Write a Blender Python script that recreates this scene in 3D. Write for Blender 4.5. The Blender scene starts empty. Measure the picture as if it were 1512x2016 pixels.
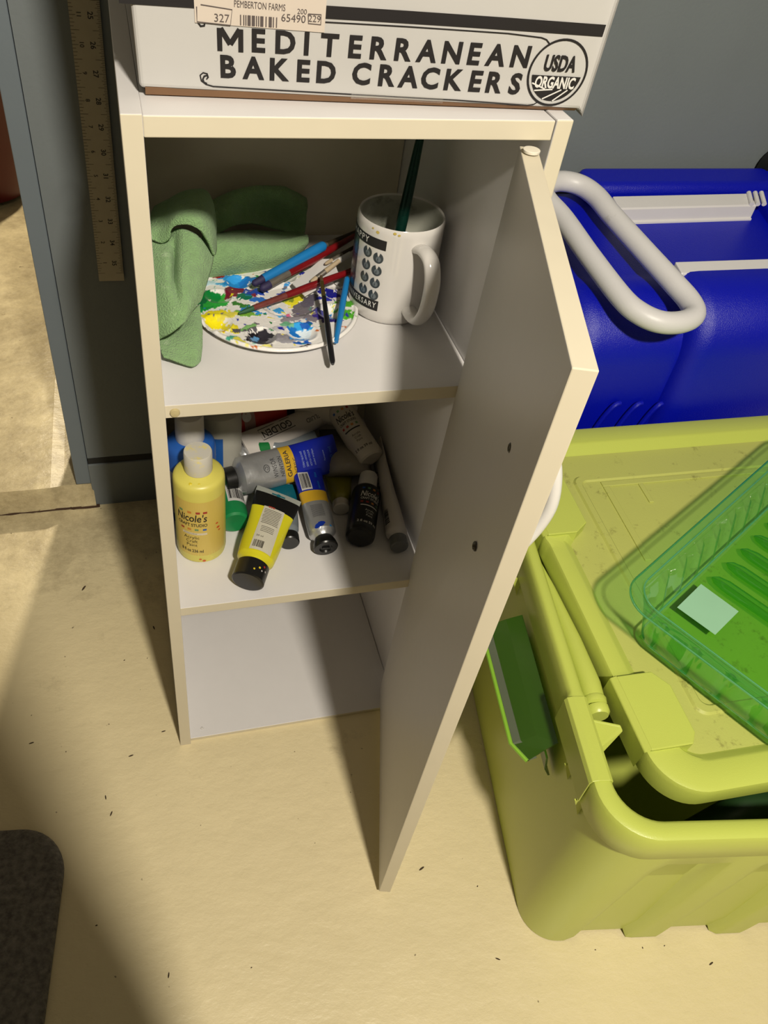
import bpy, bmesh, math, random
from mathutils import Vector, Matrix, noise
random.seed(7)
SC = bpy.context.scene
COL = SC.collection
PI = math.pi

# ------------------------------------------------------------------ camera
CAM = Vector((-0.00086, -0.50669, 0.95369))
RX = Vector((0.96908113, -0.22788415, 0.09460747))     # image right
RD = Vector((-0.09491693, -0.69821656, -0.70956635))   # image down
RF = Vector((0.22775542, 0.67864752, -0.69825856))     # forward
F, U0, V0 = 1557.835, 671.581, 970.178
cd = bpy.data.cameras.new('camera'); cam = bpy.data.objects.new('camera', cd); COL.objects.link(cam)
cam.matrix_world = Matrix(((RX.x, -RD.x, -RF.x, CAM.x), (RX.y, -RD.y, -RF.y, CAM.y), (RX.z, -RD.z, -RF.z, CAM.z), (0, 0, 0, 1)))
cd.sensor_fit = 'VERTICAL'; cd.sensor_height = 36; cd.sensor_width = 27
cd.lens = F / 2016 * 36; cd.shift_x = 84.419 / 2016; cd.shift_y = -37.822 / 2016
cd.clip_start = 0.02
SC.camera = cam

# ------------------------------------------------------------------ world, lights, exposure
w = bpy.data.worlds.new('world'); SC.world = w; w.use_nodes = True
w.node_tree.nodes['Background'].inputs[0].default_value = (0.75, 0.85, 1.0, 1)
w.node_tree.nodes['Background'].inputs[1].default_value = 0.03
def point_light(name, loc, energy, col, r):
    l = bpy.data.lights.new(name, 'POINT'); l.energy = energy; l.color = col; l.shadow_soft_size = r
    o = bpy.data.objects.new(name, l); COL.objects.link(o); o.location = loc; return o
point_light('room_lamp', (0.20, -1.04, 1.62), 40, (1.0, 0.92, 0.79), 0.045)
point_light('far_room_lamp', (0.25, 2.2, 1.9), 60, (1.0, 0.86, 0.64), 0.05)
SC.view_settings.view_transform = 'Standard'; SC.view_settings.look = 'None'
SC.view_settings.gamma = 1; SC.view_settings.use_curve_mapping = False
SC.view_settings.exposure = 1.50

# ------------------------------------------------------------------ helpers
def AT(u, v, axis, val):
    d = RX * ((u - U0) / F) + RD * ((v - V0) / F) + RF
    t = (val - CAM[axis]) / d[axis]
    return CAM + d * t
def lin(c):
    if isinstance(c, str):
        c = tuple(int(c[i:i+2], 16) / 255 for i in (0, 2, 4))
    return tuple((x / 12.92 if x <= 0.04045 else ((x + 0.055) / 1.055) ** 2.4) for x in c)
MATS = {}
ALB = 0.78    # overall reflectance level of the place
def mat(key, col, rough=0.5, metal=0.0, var=0.06, scale=30, bump=0.0, bscale=200, spec=0.5, coat=0.0, dirt=None, trans=0, sheen=0, dirtscale=9, dirtcut=0.62, alb=None):
    """procedural material: base colour with noise variation, optional dirt blotches and fine relief"""
    if key in MATS: return MATS[key]
    m = bpy.data.materials.new(key); m.use_nodes = True; MATS[key] = m
    nt = m.node_tree; n = nt.nodes; L = nt.links; b = n['Principled BSDF']
    tc = n.new('ShaderNodeTexCoord'); no = n.new('ShaderNodeTexNoise'); no.inputs['Scale'].default_value = scale
    no.inputs['Detail'].default_value = 6
    L.new(tc.outputs['Object'], no.inputs['Vector'])
    r, g, bl = ((alb or ALB) * q for q in lin(col))
    mx = n.new('ShaderNodeMix'); mx.data_type = 'RGBA'
    mx.inputs['A'].default_value = (r * (1 - var), g * (1 - var), bl * (1 - var), 1)
    mx.inputs['B'].default_value = (min(1, r * (1 + var)), min(1, g * (1 + var)), min(1, bl * (1 + var)), 1)
    L.new(no.outputs['Fac'], mx.inputs['Factor'])
    out = mx.outputs['Result']
    if dirt:
        n2 = n.new('ShaderNodeTexNoise'); n2.inputs['Scale'].default_value = dirtscale; n2.inputs['Detail'].default_value = 9
        n2.inputs['Roughness'].default_value = 0.75
        L.new(tc.outputs['Object'], n2.inputs['Vector'])
        cr = n.new('ShaderNodeMapRange'); cr.inputs['From Min'].default_value = dirtcut; cr.inputs['From Max'].default_value = dirtcut + 0.12
        cr.inputs['To Max'].default_value = 0.7
        L.new(n2.outputs['Fac'], cr.inputs['Value'])
        m2 = n.new('ShaderNodeMix'); m2.data_type = 'RGBA'; L.new(out, m2.inputs['A']); m2.inputs['B'].default_value = (*lin(dirt), 1)
        L.new(cr.outputs['Result'], m2.inputs['Factor']); out = m2.outputs['Result']
    L.new(out, b.inputs['Base Color'])
    b.inputs['Roughness'].default_value = rough; b.inputs['Metallic'].default_value = metal
    b.inputs['Specular IOR Level'].default_value = spec
    if coat: b.inputs['Coat Weight'].default_value = coat; b.inputs['Coat Roughness'].default_value = 0.08
    if sheen: b.inputs['Sheen Weight'].default_value = sheen; b.inputs['Sheen Roughness'].default_value = 0.5
    if bump:
        nb = n.new('ShaderNodeTexNoise'); nb.inputs['Scale'].default_value = bscale; nb.inputs['Detail'].default_value = 4
        L.new(tc.outputs['Object'], nb.inputs['Vector'])
        bp = n.new('ShaderNodeBump'); bp.inputs['Strength'].default_value = min(1, bump); bp.inputs['Distance'].default_value = 0.001 * max(1, bump)
        L.new(nb.outputs['Fac'], bp.inputs['Height']); L.new(bp.outputs['Normal'], b.inputs['Normal'])
    return m
def clear_mat(key, tint, gloss=0.06, rough=0.05, body=0.0, bodycol=None, ior=1.46):
    """thin coloured clear plastic: transparent with a tint, fresnel gloss, a little body colour"""
    if key in MATS: return MATS[key]
    m = bpy.data.materials.new(key); m.use_nodes = True; MATS[key] = m
    nt = m.node_tree; n = nt.nodes; L = nt.links; n.remove(n['Principled BSDF']); out = n['Material Output']
    tr = n.new('ShaderNodeBsdfTransparent'); tr.inputs[0].default_value = (*tint, 1)
    gl = n.new('ShaderNodeBsdfGlossy'); gl.inputs['Roughness'].default_value = rough
    df = n.new('ShaderNodeBsdfTranslucent'); df.inputs[0].default_value = (*(bodycol or tint), 1)
    d2 = n.new('ShaderNodeBsdfDiffuse'); d2.inputs[0].default_value = (*(bodycol or tint), 1)
    a0 = n.new('ShaderNodeMixShader'); a0.inputs[0].default_value = 0.5; L.new(df.outputs[0], a0.inputs[1]); L.new(d2.outputs[0], a0.inputs[2])
    a = n.new('ShaderNodeMixShader'); a.inputs[0].default_value = body; L.new(tr.outputs[0], a.inputs[1]); L.new(a0.outputs[0], a.inputs[2])
    lw = n.new('ShaderNodeLayerWeight'); lw.inputs[0].default_value = 0.5      # two-sided sheet: gloss grows towards grazing
    pw_ = n.new('ShaderNodeMath'); pw_.operation = 'POWER'; pw_.inputs[1].default_value = 3.5; L.new(lw.outputs['Facing'], pw_.inputs[0])
    mth = n.new('ShaderNodeMath'); mth.operation = 'MULTIPLY_ADD'; mth.inputs[1].default_value = 0.55; mth.inputs[2].default_value = gloss + 0.03; L.new(pw_.outputs[0], mth.inputs[0])
    b = n.new('ShaderNodeMixShader'); L.new(mth.outputs[0], b.inputs[0]); L.new(a.outputs[0], b.inputs[1]); L.new(gl.outputs[0], b.inputs[2])
    L.new(b.outputs[0], out.inputs['Surface'])
    return m
def attr_mat(key, rough=0.35, bump=0.0, bscale=400, spec=0.5, coat=0.0):
    if key in MATS: return MATS[key]
    m = bpy.data.materials.new(key); m.use_nodes = True; MATS[key] = m
    nt = m.node_tree; n = nt.nodes; L = nt.links; b = n['Principled BSDF']
    at = n.new('ShaderNodeAttribute'); at.attribute_name = 'paint'; L.new(at.outputs['Color'], b.inputs['Base Color'])
    b.inputs['Roughness'].default_value = rough; b.inputs['Specular IOR Level'].default_value = spec; b.inputs['Coat Weight'].default_value = coat
    if bump:
        nb = n.new('ShaderNodeTexNoise'); nb.inputs['Scale'].default_value = bscale
        bp = n.new('ShaderNodeBump'); bp.inputs['Strength'].default_value = bump; bp.inputs['Distance'].default_value = 0.001
        tc = n.new('ShaderNodeTexCoord'); L.new(tc.outputs['Object'], nb.inputs['Vector'])
        L.new(nb.outputs['Fac'], bp.inputs['Height']); L.new(bp.outputs['Normal'], b.inputs['Normal'])
    return m

def mesh(name, V, Fc, ms, parent=None, smooth=False, mi=None, matrix=None, colors=None, sharp=None):
    me = bpy.data.meshes.new(name); me.from_pydata([tuple(v) for v in V], [], Fc)
    if not isinstance(ms, (list, tuple)): ms = [ms]
    for m in ms: me.materials.append(m)
    if mi:
        for p, i in zip(me.polygons, mi): p.material_index = i
    bm = bmesh.new(); bm.from_mesh(me); bmesh.ops.recalc_face_normals(bm, faces=bm.faces); bm.to_mesh(me); bm.free()
    if smooth:
        for p in me.polygons: p.use_smooth = True
        if sharp is not None: me.set_sharp_from_angle(angle=math.radians(sharp))
    if colors:
        ca = me.color_attributes.new('paint', 'FLOAT_COLOR', 'POINT')
        for i, c in enumerate(colors): ca.data[i].color = (*c, 1)
    o = bpy.data.objects.new(name, me); COL.objects.link(o)
    if parent: o.parent = parent
    if matrix is not None: o.matrix_local = matrix
    return o
def tag(o, label=None, cat=None, group=None, kind=None):
    if label: o['label'] = label
    if cat: o['category'] = cat
    if group: o['group'] = group
    if kind: o['kind'] = kind
    return o
def thing(name, label, cat, matrix=None, group=None):
    o = bpy.data.objects.new(name, None); COL.objects.link(o); o.empty_display_size = 0.02
    if matrix is not None: o.matrix_world = matrix
    return tag(o, label, cat, group)
def T(x, y, z): return Matrix.Translation((x, y, z))
def Rz(a): return Matrix.Rotation(a, 4, 'Z')
def mod(o, t, **k):
    m = o.modifiers.new(t.lower(), t)
    for a, b in k.items(): setattr(m, a, b)
    return m
def bevel(o, w=0.001, s=2, ang=40): return mod(o, 'BEVEL', width=w, segments=s, limit_method='ANGLE', angle_limit=math.radians(ang))

class MB:
    def __init__(s): s.V = []; s.F = []; s.M = []
    def add(s, V, Fc, m=0, X=None):
        k = len(s.V); s.V += [tuple((X @ Vector(v)) if X is not None else v) for v in V]
        s.F += [tuple(i + k for i in f) for f in Fc]; s.M += ([m] * len(Fc) if isinstance(m, int) else list(m)); return s
    def box(s, x0, y0, z0, x1, y1, z1, m=0, X=None):
        return s.add([(x0,y0,z0),(x1,y0,z0),(x1,y1,z0),(x0,y1,z0),(x0,y0,z1),(x1,y0,z1),(x1,y1,z1),(x0,y1,z1)],
                     [(0,3,2,1),(4,5,6,7),(0,1,5,4),(1,2,6,5),(2,3,7,6),(3,0,4,7)], m, X)
    def loft(s, loops, m=0, closed=True, cap0=False, cap1=False, X=None, ring=False):
        n = len(loops[0]); V = [p for l in loops for p in l]; Fc = []; M = []
        R = range(len(loops) if ring else len(loops) - 1)
        for j in R:
            a = j * n; b = ((j + 1) % len(loops)) * n
            for i in range(n if closed else n - 1):
                k = (i + 1) % n; Fc.append((a + i, a + k, b + k, b + i)); M.append(m if isinstance(m, int) else m[j])
        if cap0: Fc.append(tuple(reversed(range(n)))); M.append(M[0])
        if cap1: Fc.append(tuple(range((len(loops) - 1) * n, len(loops) * n))); M.append(M[-1])
        return s.add(V, Fc, M, X)
    def lathe(s, prof, n=32, m=0, X=None):
        """prof: list of (r, z[, matindex])"""
        loops = [[(max(p[0], 1e-5) * math.cos(2*PI*i/n), max(p[0], 1e-5) * math.sin(2*PI*i/n), p[1]) for i in range(n)] for p in prof]
        mm = [(p[2] if len(p) > 2 else m) for p in prof[1:]]
        return s.loft(loops, mm, True, prof[0][0] > 1e-4, prof[-1][0] > 1e-4, X)
    def tube(s, pts, r, n=12, m=0, closed=False, X=None, cap=True):
        P = [Vector(p) for p in pts]; N = len(P); rr = r if isinstance(r, (list, tuple)) else [r] * N
        loops = []; up = None
        for i in range(N):
            if closed: t = P[(i+1) % N] - P[i-1]
            else: t = P[min(i+1, N-1)] - P[max(i-1, 0)]
            t.normalize()
            if up is None:
                up = Vector((0,0,1)) if abs(t.z) < 0.9 else Vector((1,0,0))
            a = up - t * up.dot(t); a.normalize(); up = a; b = t.cross(a)
            loops.append([tuple(P[i] + (a * math.cos(2*PI*k/n) + b * math.sin(2*PI*k/n)) * rr[i]) for k in range(n)])
        return s.loft(loops, m, True, cap and not closed, cap and not closed, X, ring=closed)
    def build(s, name, ms, parent=None, smooth=False, sharp=35, matrix=None):
        return mesh(name, s.V, s.F, ms, parent, smooth, s.M, matrix, None, sharp if smooth else None)
def crs(P, n=8, closed=False):
    """Catmull-Rom resample"""
    P = [Vector(p) for p in P]; N = len(P); out = []
    for i in range(N if closed else N - 1):
        g = (lambda k: P[k % N]) if closed else (lambda k: P[max(0, min(N-1, k))])
        a, b, c, d = g(i-1), g(i), g(i+1), g(i+2)
        for k in range(n):
            t = k / n
            out.append(0.5 * ((2*b) + (c-a)*t + (2*a-5*b+4*c-d)*t*t + (3*b-a-3*c+d)*t*t*t))
    if not closed: out.append(P[-1])
    return out
def rrect(x0, y0, x1, y1, r, z, n=8, side=14):
    """rounded rectangle loop, counter-clockwise, straight sides subdivided; n, side fixed so loops can be lofted"""
    P = []; cs = [(x1-r, y0+r, -PI/2), (x1-r, y1-r, 0), (x0+r, y1-r, PI/2), (x0+r, y0+r, PI)]
    for k, (cx, cy, a0) in enumerate(cs):
        for i in range(n + 1):
            a = a0 + PI/2 * i / n; P.append((cx + r*math.cos(a), cy + r*math.sin(a), z))
        nx, ny, na = cs[(k+1) % 4]; e = (nx + r*math.cos(na), ny + r*math.sin(na)); s0 = P[-1]
        for i in range(1, side):
            t = i / side; P.append((s0[0]+(e[0]-s0[0])*t, s0[1]+(e[1]-s0[1])*t, z))
    return P
# ---- lettering: font outlines turned into flat mesh, then laid on any surface by a mapping function
TXT = {}
def text2d(s, size=1.0, bold=0.0, italic=0.0, space=1.0, align='CENTER', width=None):
    key = (s, size, bold, italic, space, align, width)
    if key in TXT: return TXT[key]
    c = bpy.data.curves.new('t', 'FONT'); c.body = s; c.size = size; c.offset = bold * size; c.shear = italic
    c.space_character = space; c.align_x = align; c.align_y = 'CENTER'; c.resolution_u = 3; c.fill_mode = 'BOTH' if False else c.fill_mode
    o = bpy.data.objects.new('t', c); COL.objects.link(o); bpy.context.view_layer.update()
    dg = bpy.context.evaluated_depsgraph_get(); me = o.evaluated_get(dg).to_mesh()
    V = [(v.co.x, v.co.y) for v in me.vertices]; Fc = [tuple(p.vertices) for p in me.polygons]
    o.evaluated_get(dg).to_mesh_clear(); bpy.data.objects.remove(o); bpy.data.curves.remove(c)
    if width and V:
        xs = [v[0] for v in V]; k = width / (max(xs) - min(xs)); V = [(x * k, y) for x, y in V]
    TXT[key] = (V, Fc); return V, Fc
class Print:
    """flat print collected on one mesh; f maps (x, y) of the print to a surface point"""
    def __init__(s, f): s.f = f; s.b = MB()
    def text(s, t, x, y, size, m=0, rot=0, **k):
        V, Fc = text2d(t, size, **k); c, sn = math.cos(rot), math.sin(rot)
        s.b.add([s.f(x + c*a - sn*b, y + sn*a + c*b) for a, b in V], Fc, m); return s
    def rect(s, x0, y0, x1, y1, m=0, nx=6, ny=1):
        V = [s.f(x0+(x1-x0)*i/nx, y0+(y1-y0)*j/ny) for j in range(ny+1) for i in range(nx+1)]
        Fc = [(j*(nx+1)+i, j*(nx+1)+i+1, (j+1)*(nx+1)+i+1, (j+1)*(nx+1)+i) for j in range(ny) for i in range(nx)]
        s.b.add(V, Fc, m); return s
    def disc(s, x, y, rx, ry, m=0, n=24, a0=0, a1=2*PI):
        V = [s.f(x, y)] + [s.f(x + rx*math.cos(a0+(a1-a0)*i/n), y + ry*math.sin(a0+(a1-a0)*i/n)) for i in range(n+1)]
        s.b.add(V, [(0, i+1, i+2) for i in range(n)], m); return s
    def line(s, pts, w, m=0):
        P = [Vector(p) for p in pts]; L = []; Rr = []
        for i, p in enumerate(P):
            t = (P[min(i+1, len(P)-1)] - P[max(i-1, 0)]).normalized(); nn = Vector((-t.y, t.x)) * w / 2
            L.append(s.f(*(p+nn))); Rr.append(s.f(*(p-nn)))
        n = len(P); s.b.add(L + Rr, [(i, i+1, n+i+1, n+i) for i in range(n-1)], m); return s
    def bars(s, x0, y0, x1, y1, m=0, n=14, vertical=True, seed=1):
        rnd = random.Random(seed); p = 0; tot = []
        while len(tot) < n: tot.append((rnd.choice([1,1,2,3]), rnd.choice([1,1,2])))
        S = sum(a+b for a, b in tot)
        for a, b in tot:
            q0, q1 = p/S, (p+a)/S; p += a+b
            if vertical: s.rect(x0+(x1-x0)*q0, y0, x0+(x1-x0)*q1, y1, m, 1, 4)
            else: s.rect(x0, y0+(y1-y0)*q0, x1, y0+(y1-y0)*q1, m, 6, 1)
        return s
    def build(s, name, ms, parent, label=None):
        o = mesh(name, s.b.V, s.b.F, ms, parent, False, s.b.M)
        if label: o['label'] = label
        return o
def axis_frame(p0, p1, face):
    """local Z from p0 to p1, local -Y towards face"""
    z = (Vector(p1) - Vector(p0)).normalized(); y = -(Vector(face) - z * Vector(face).dot(z)).normalized(); x = y.cross(z)
    m = Matrix((x, y, z)).transposed().to_4x4(); m.translation = Vector(p0); return m

# ------------------------------------------------------------------ common materials
cab_w = mat('cabinet_melamine', 'f3f0ee', 0.42, alb=0.76, var=0.02, scale=60, bump=0.05, bscale=500)
cab_e = mat('cabinet_edge_band', 'e6dcc2', 0.5, var=0.03, scale=40, dirt='8d8066', dirtscale=22, dirtcut=0.7)
white_pl = mat('white_plastic', 'e6e3de', 0.4, var=0.03, dirt='a9a38f', dirtscale=25, dirtcut=0.66)
black_pl = mat('black_plastic', '161616', 0.32, var=0.1)
ink = mat('black_ink', '1b1718', 0.55, var=0.1)
ink_w = mat('white_ink', 'e8e6e0', 0.5)
silver = mat('silver_foil', 'c4c6c8', 0.34, alb=.95, metal=0.72, var=0.12, scale=60, bump=0.7, bscale=90)

# ================================================================== SETTING
def floor_mat():
    m = mat('cream_floor_paint', 'f6e6b8', 0.36, var=0.10, scale=6)
    nt = m.node_tree; n = nt.nodes; L = nt.links; b = n['Principled BSDF']; tc = n['Texture Coordinate']
    base = b.inputs['Base Color'].links[0].from_socket
    # fine dirt specks and larger grime, heavier by the wall
    s1 = n.new('ShaderNodeTexNoise'); s1.inputs['Scale'].default_value = 7; s1.inputs['Detail'].default_value = 12; s1.inputs['Roughness'].default_value = 0.8
    L.new(tc.outputs['Object'], s1.inputs['Vector'])
    sp = n.new('ShaderNodeSeparateXYZ'); L.new(tc.outputs['Object'], sp.inputs[0])
    mr = n.new('ShaderNodeMapRange'); mr.inputs['From Min'].default_value = 0.05; mr.inputs['From Max'].default_value = 0.46
    mr.inputs['To Min'].default_value = 0.0; mr.inputs['To Max'].default_value = 0.22; L.new(sp.outputs['Y'], mr.inputs['Value'])
    ad = n.new('ShaderNodeMath'); ad.operation = 'ADD'; L.new(s1.outputs['Fac'], ad.inputs[0]); L.new(mr.outputs['Result'], ad.inputs[1])
    m1 = n.new('ShaderNodeMapRange'); m1.inputs['From Min'].default_value = 0.6; m1.inputs['From Max'].default_value = 0.82; m1.inputs['To Max'].default_value = 0.55
    L.new(ad.outputs[0], m1.inputs['Value'])
    x1 = n.new('ShaderNodeMix'); x1.data_type = 'RGBA'; L.new(m1.outputs['Result'], x1.inputs['Factor']); L.new(base, x1.inputs['A']); x1.inputs['B'].default_value = (*lin('6b5a3e'), 1)
    s2 = n.new('ShaderNodeTexNoise'); s2.inputs['Scale'].default_value = 95; s2.inputs['Detail'].default_value = 2
    L.new(tc.outputs['Object'], s2.inputs['Vector'])
    m2 = n.new('ShaderNodeMapRange'); m2.inputs['From Min'].default_value = 0.745; m2.inputs['From Max'].default_value = 0.78; m2.inputs['To Max'].default_value = 0.75
    L.new(s2.outputs['Fac'], m2.inputs['Value'])
    x2 = n.new('ShaderNodeMix'); x2.data_type = 'RGBA'; L.new(m2.outputs['Result'], x2.inputs['Factor']); L.new(x1.outputs['Result'], x2.inputs['A']); x2.inputs['B'].default_value = (*lin('5a4a34'), 1)
    L.new(x2.outputs['Result'], b.inputs['Base Color'])
    # trowelled relief: stretched ridges + pits
    mp = n.new('ShaderNodeMapping'); mp.inputs['Scale'].default_value = (14, 22, 20); mp.inputs['Rotation'].default_value = (0, 0, 0.5); L.new(tc.outputs['Object'], mp.inputs[0])
    h1 = n.new('ShaderNodeTexNoise'); h1.inputs['Scale'].default_value = 1.6; h1.inputs['Detail'].default_value = 7; h1.inputs['Roughness'].default_value = 0.62; L.new(mp.outputs[0], h1.inputs['Vector'])
    bp = n.new('ShaderNodeBump'); bp.inputs['Strength'].default_value = 0.65; bp.inputs['Distance'].default_value = 0.0036; L.new(h1.outputs['Fac'], bp.inputs['Height'])
    L.new(bp.outputs['Normal'], b.inputs['Normal'])
    return m
FM = floor_mat()
def grid(name, x0, x1, y0, y1, z, m, nx=8, ny=8):
    return mesh(name, [(x0+(x1-x0)*i/nx, y0+(y1-y0)*j/ny, z) for j in range(ny+1) for i in range(nx+1)],
                [(j*(nx+1)+i, j*(nx+1)+i+1, (j+1)*(nx+1)+i+1, (j+1)*(nx+1)+i) for j in range(ny) for i in range(nx)], m)
# near floor (slab with thickness)
MB().box(-1.6, -2.2, -0.08, 2.4, 0.46, 0).build('floor', FM)['kind'] = 'structure'
# far room floor: a raised slab whose chipped edge shows as a low step
def slab():   # visible lip of the far slab, left of the wall
    b = MB(); xs = [-1.6 + 0.02*i for i in range(int((2.4+1.6)/0.02)+1)]
    top = []; bot = []; back = []
    for x in [q for q in xs if q < -0.096] + [-0.0955]:
        j = 0.0012*noise.noise(Vector((x*40, 0, 0)))
        chip = 0.012*max(0, 1-abs(x+0.128)/0.035)
        top.append((x, 0.447 + j + chip, 0.047 - chip*0.6)); bot.append((x, 0.444 + j*2, -0.005)); back.append((x, 3.0, 0.047))
    b.loft([bot, top, back], 0, closed=False)
    b.box(-0.11, 0.50, -0.005, 2.4, 3.0, 0.0469); o = b.build('floor', FM); o['kind'] = 'structure'; return o
slab()
wall_m = mat('blue_grey_wall_paint', '7b8385', 0.62, var=0.05, scale=14, bump=0.25, bscale=220)
board_m = mat('blue_grey_board_paint', '78838a', 0.5, var=0.05, scale=14, bump=0.1, bscale=260, dirt='3c3a36', dirtscale=30, dirtcut=0.72)
o = MB().box(-0.0975, 0.45, 0.093, 2.4, 0.57, 2.3).build('wall_back', wall_m); o['kind'] = 'structure'
o = MB().box(-0.0985, 0.447, -0.01, 2.4, 0.56, 0.0885).build('baseboard_back', wall_m); o['kind'] = 'structure'; bevel(o, 0.002)
o = MB().box(-0.1205, 0.4485, 0.048, -0.0983, 0.572, 2.3).build('trim_1', board_m); o['kind'] = 'structure'; bevel(o, 0.0012)
o = MB().box(-0.0975, 0.4495, 0.0, 2.4, 0.565, 0.1).build('wall_back', mat('gap_shadow', '2a2a28', 0.9)); o['kind'] = 'structure'  # dark strip above the baseboard: shade of the gap painted as its colour
plain = mat('room_wall_paint', '5a564e', 0.8, var=0.04, scale=6)
for nm, bx in (('wall_left', (-1.7, -2.2, 0, -1.6, 3.0, 2.3)), ('wall_right', (2.4, -2.2, 0, 2.5, 3.0, 2.3)), ('wall_front', (-1.6, -2.3, 0, 2.4, -2.2, 2.3)),
               ('wall_far', (-1.6, 3.0, 0, 2.4, 3.1, 2.3)), ('ceiling', (-1.7, -2.3, 2.3, 2.5, 3.1, 2.4))):
    MB().box(*bx).build(nm, plain)['kind'] = 'structure'

# dirt-filled joint along the foot of the step
b = MB(); t_ = []; u_ = []
for i in range(90):
    x = -0.55 + 0.46*i/89; wv = 0.0012*noise.noise(Vector((x*60, 0, 4))); hw = 0.0009 + 0.0010*abs(noise.noise(Vector((x*90, 7, 0)))) + (0.002 if x > -0.135 else 0)
    t_.append((x, 0.4435+wv-hw, 0.0004)); u_.append((x, 0.4445+wv+hw, 0.0022))
b.loft([t_, u_], 0, False); b.build('trim_2', mat('joint_dirt', '4a3320', 0.9, var=.3))['kind'] = 'structure'
# floor debris: loose crumbs and splinters one can pick out
crumb_m = mat('debris', '4a3a26', 0.9, var=0.3)
deb = thing('floor_crumbs', 'scattered dark crumbs and splinters lying on the cream floor', 'debris'); deb['kind'] = 'stuff'
b = MB()
for (u, v, l) in ((165,1158,1.6),(245,1300,.8),(128,1293,.6),(258,1488,1),(208,1570,.9),(219,1602,1),(62,1463,1),(130,1480,.6),(190,1822,.8),(332,1920,.9),(495,1905,.6),
                  (1400,1897,1),(1265,1866,.7),(980,1888,.9),(830,1710,1.2),(940,1745,.7),(690,1560,.5),(580,1480,.5),(303,1236,1.1),(290,1296,.6),(1172,1870,.6),(322,1440,.9),(22,1050,.6),(620,1660,.4),(395,1625,.4),(1308,1862,.6)):
    P = AT(u, v, 2, 0); a = random.uniform(0, PI); r = 0.0013*l
    b.lathe([(0,0),(r,.0002),(r*.8,r*.7),(0,r*.9)], 7, 0, T(P.x, P.y, 0.0001) @ Rz(a) @ Matrix.Diagonal((2.6 if l > .8 else 1.3, .7, .7, 1)))
o = b.build('crumb', crumb_m, deb); o['kind'] = 'stuff'

# floor mat, bottom left
mm = mat('charcoal_mat_pile', '7d7972', 0.95, var=0.95, scale=150, bump=4, bscale=260, sheen=0.15)
def mat_obj():
    P = []; n = 10; r = 0.055; cx, cy = -0.2295+0.02, -0.155+0.02
    # corner towards the cabinet is at (-0.139,-0.085)
    x1, y1 = -0.134, -0.080; x0, y0 = -0.62, -0.95
    l = lambda e, z: [(p[0], p[1], z) for p in rrect(x0+e, y0+e, x1-e, y1-e, r, 0, 10, 40)]
    b = MB(); b.loft([l(0, 0.0005), l(0, 0.004), l(0.0015, 0.007), l(0.006, 0.0085)], 0, True, True, True)
    o = b.build('floor_mat', mm, None, True, 60)
    tag(o, 'charcoal woven floor mat with a rounded corner, at bottom left', 'mat')
    return o
fm_ = mat_obj(); fm_.matrix_world = T(-0.134, -0.08, 0) @ Rz(math.radians(-7)) @ T(0.134, 0.08, 0)
# ================================================================== CABINET
W, H, TH, DP, REC = 0.30, 0.7725, 0.0131, 0.30, 0.0123
Z1, Z2, Z0 = 0.5406, 0.2690, 0.0060
cab = thing('cabinet', 'narrow white open cabinet with two shelves and its door swung open', 'cabinet', T(0, 0, 0))
def panel(name, x0, y0, z0, x1, y1, z1, bev=0.0006, face=True):
    b = MB(); b.box(x0, y0, z0, x1, y1, z1)
    # front edge and top edge carry the cream edge band
    b.M = [0, 0, 1, 0, 0, 0]
    o = b.build(name, [cab_w, cab_e], cab); bevel(o, bev, 2); return o
o = panel('side_panel', 0, 0, 0, TH, DP, H)
o = panel('side_panel', W-TH+0.0006, 0, 0, W, DP, H, 0.001)
o = panel('top_panel', TH, 0.0, H-TH-0.0007, W-TH-0.0006, DP, H-0.0006, 0.0008)
o = panel('back_panel', TH, DP-0.004, 0, W-TH, DP, H-TH); o.data.materials[0] = mat('hardboard_back', 'c9c2ad', 0.5, var=0.03)
o = panel('shelf', TH, REC, Z1-TH, W-TH, DP-0.004, Z1)
o = panel('shelf', TH, REC, Z2-TH, W-TH, DP-0.004, Z2)
o = panel('bottom_panel', TH, REC-0.008, 0.0005, W-TH, DP-0.004, Z0)
# bumper on the shelf edge, dowel hole plug on the bottom panel
b = MB(); P = AT(343, 812, 1, REC); b.lathe([(0.0042, 0), (0.0042, 0.001), (0.0034, 0.0022), (0, 0.0026)], 20)
o = b.build('bumper', mat('amber_bumper', 'cdbd8c', 0.3), cab, True, matrix=Matrix.Translation((P.x+.0005, REC, P.z)) @ Matrix.Rotation(PI/2, 4, 'X'))
P = AT(398, 1434, 2, Z0); b = MB().lathe([(0.002, 0), (0.0018, 0.0012), (0, 0.0016)], 14)
o = b.build('peg', white_pl, cab, True, matrix=T(P.x, P.y, Z0))
# door (hangs slightly out of plumb)
ht, hb = Vector((0.2705, 0.0132, 0.7545)), Vector((0.2722, 0.0325, 0.013))
ft, fb = Vector((0.1888, -0.2452, 0.7545)), Vector((0.2020, -0.2235, 0.012))
ft = AT(1126, 724, 2, .7525); ht = AT(1023, 287, 2, .7525); fb = AT(746, 1755, 2, .010); hb = AT(748.5, 1352, 2, .012)
def dv(a, b2): t = (b2 - a).normalized(); return Vector((-t.y, t.x, 0))
n_t = dv(ht, ft); n_t = n_t if n_t.x > 0 else -n_t; n_b = dv(hb, fb); n_b = n_b if n_b.x > 0 else -n_b
t = 0.0128
V = [hb, fb, fb+n_b*t, hb+n_b*t, ht, ft, ft+n_t*t, ht+n_t*t]
o = mesh('door', V, [(0,3,2,1),(4,5,6,7),(0,1,5,4),(1,2,6,5),(2,3,7,6),(3,0,4,7)], [cab_w, cab_e], cab, False, [0,1,0,1,0,0]); bevel(o, 0.0007); door = o
dx = (ft - ht).normalized(); X = Matrix((dx, n_t, Vector((0,0,1)))).transposed().to_4x4()
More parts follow.
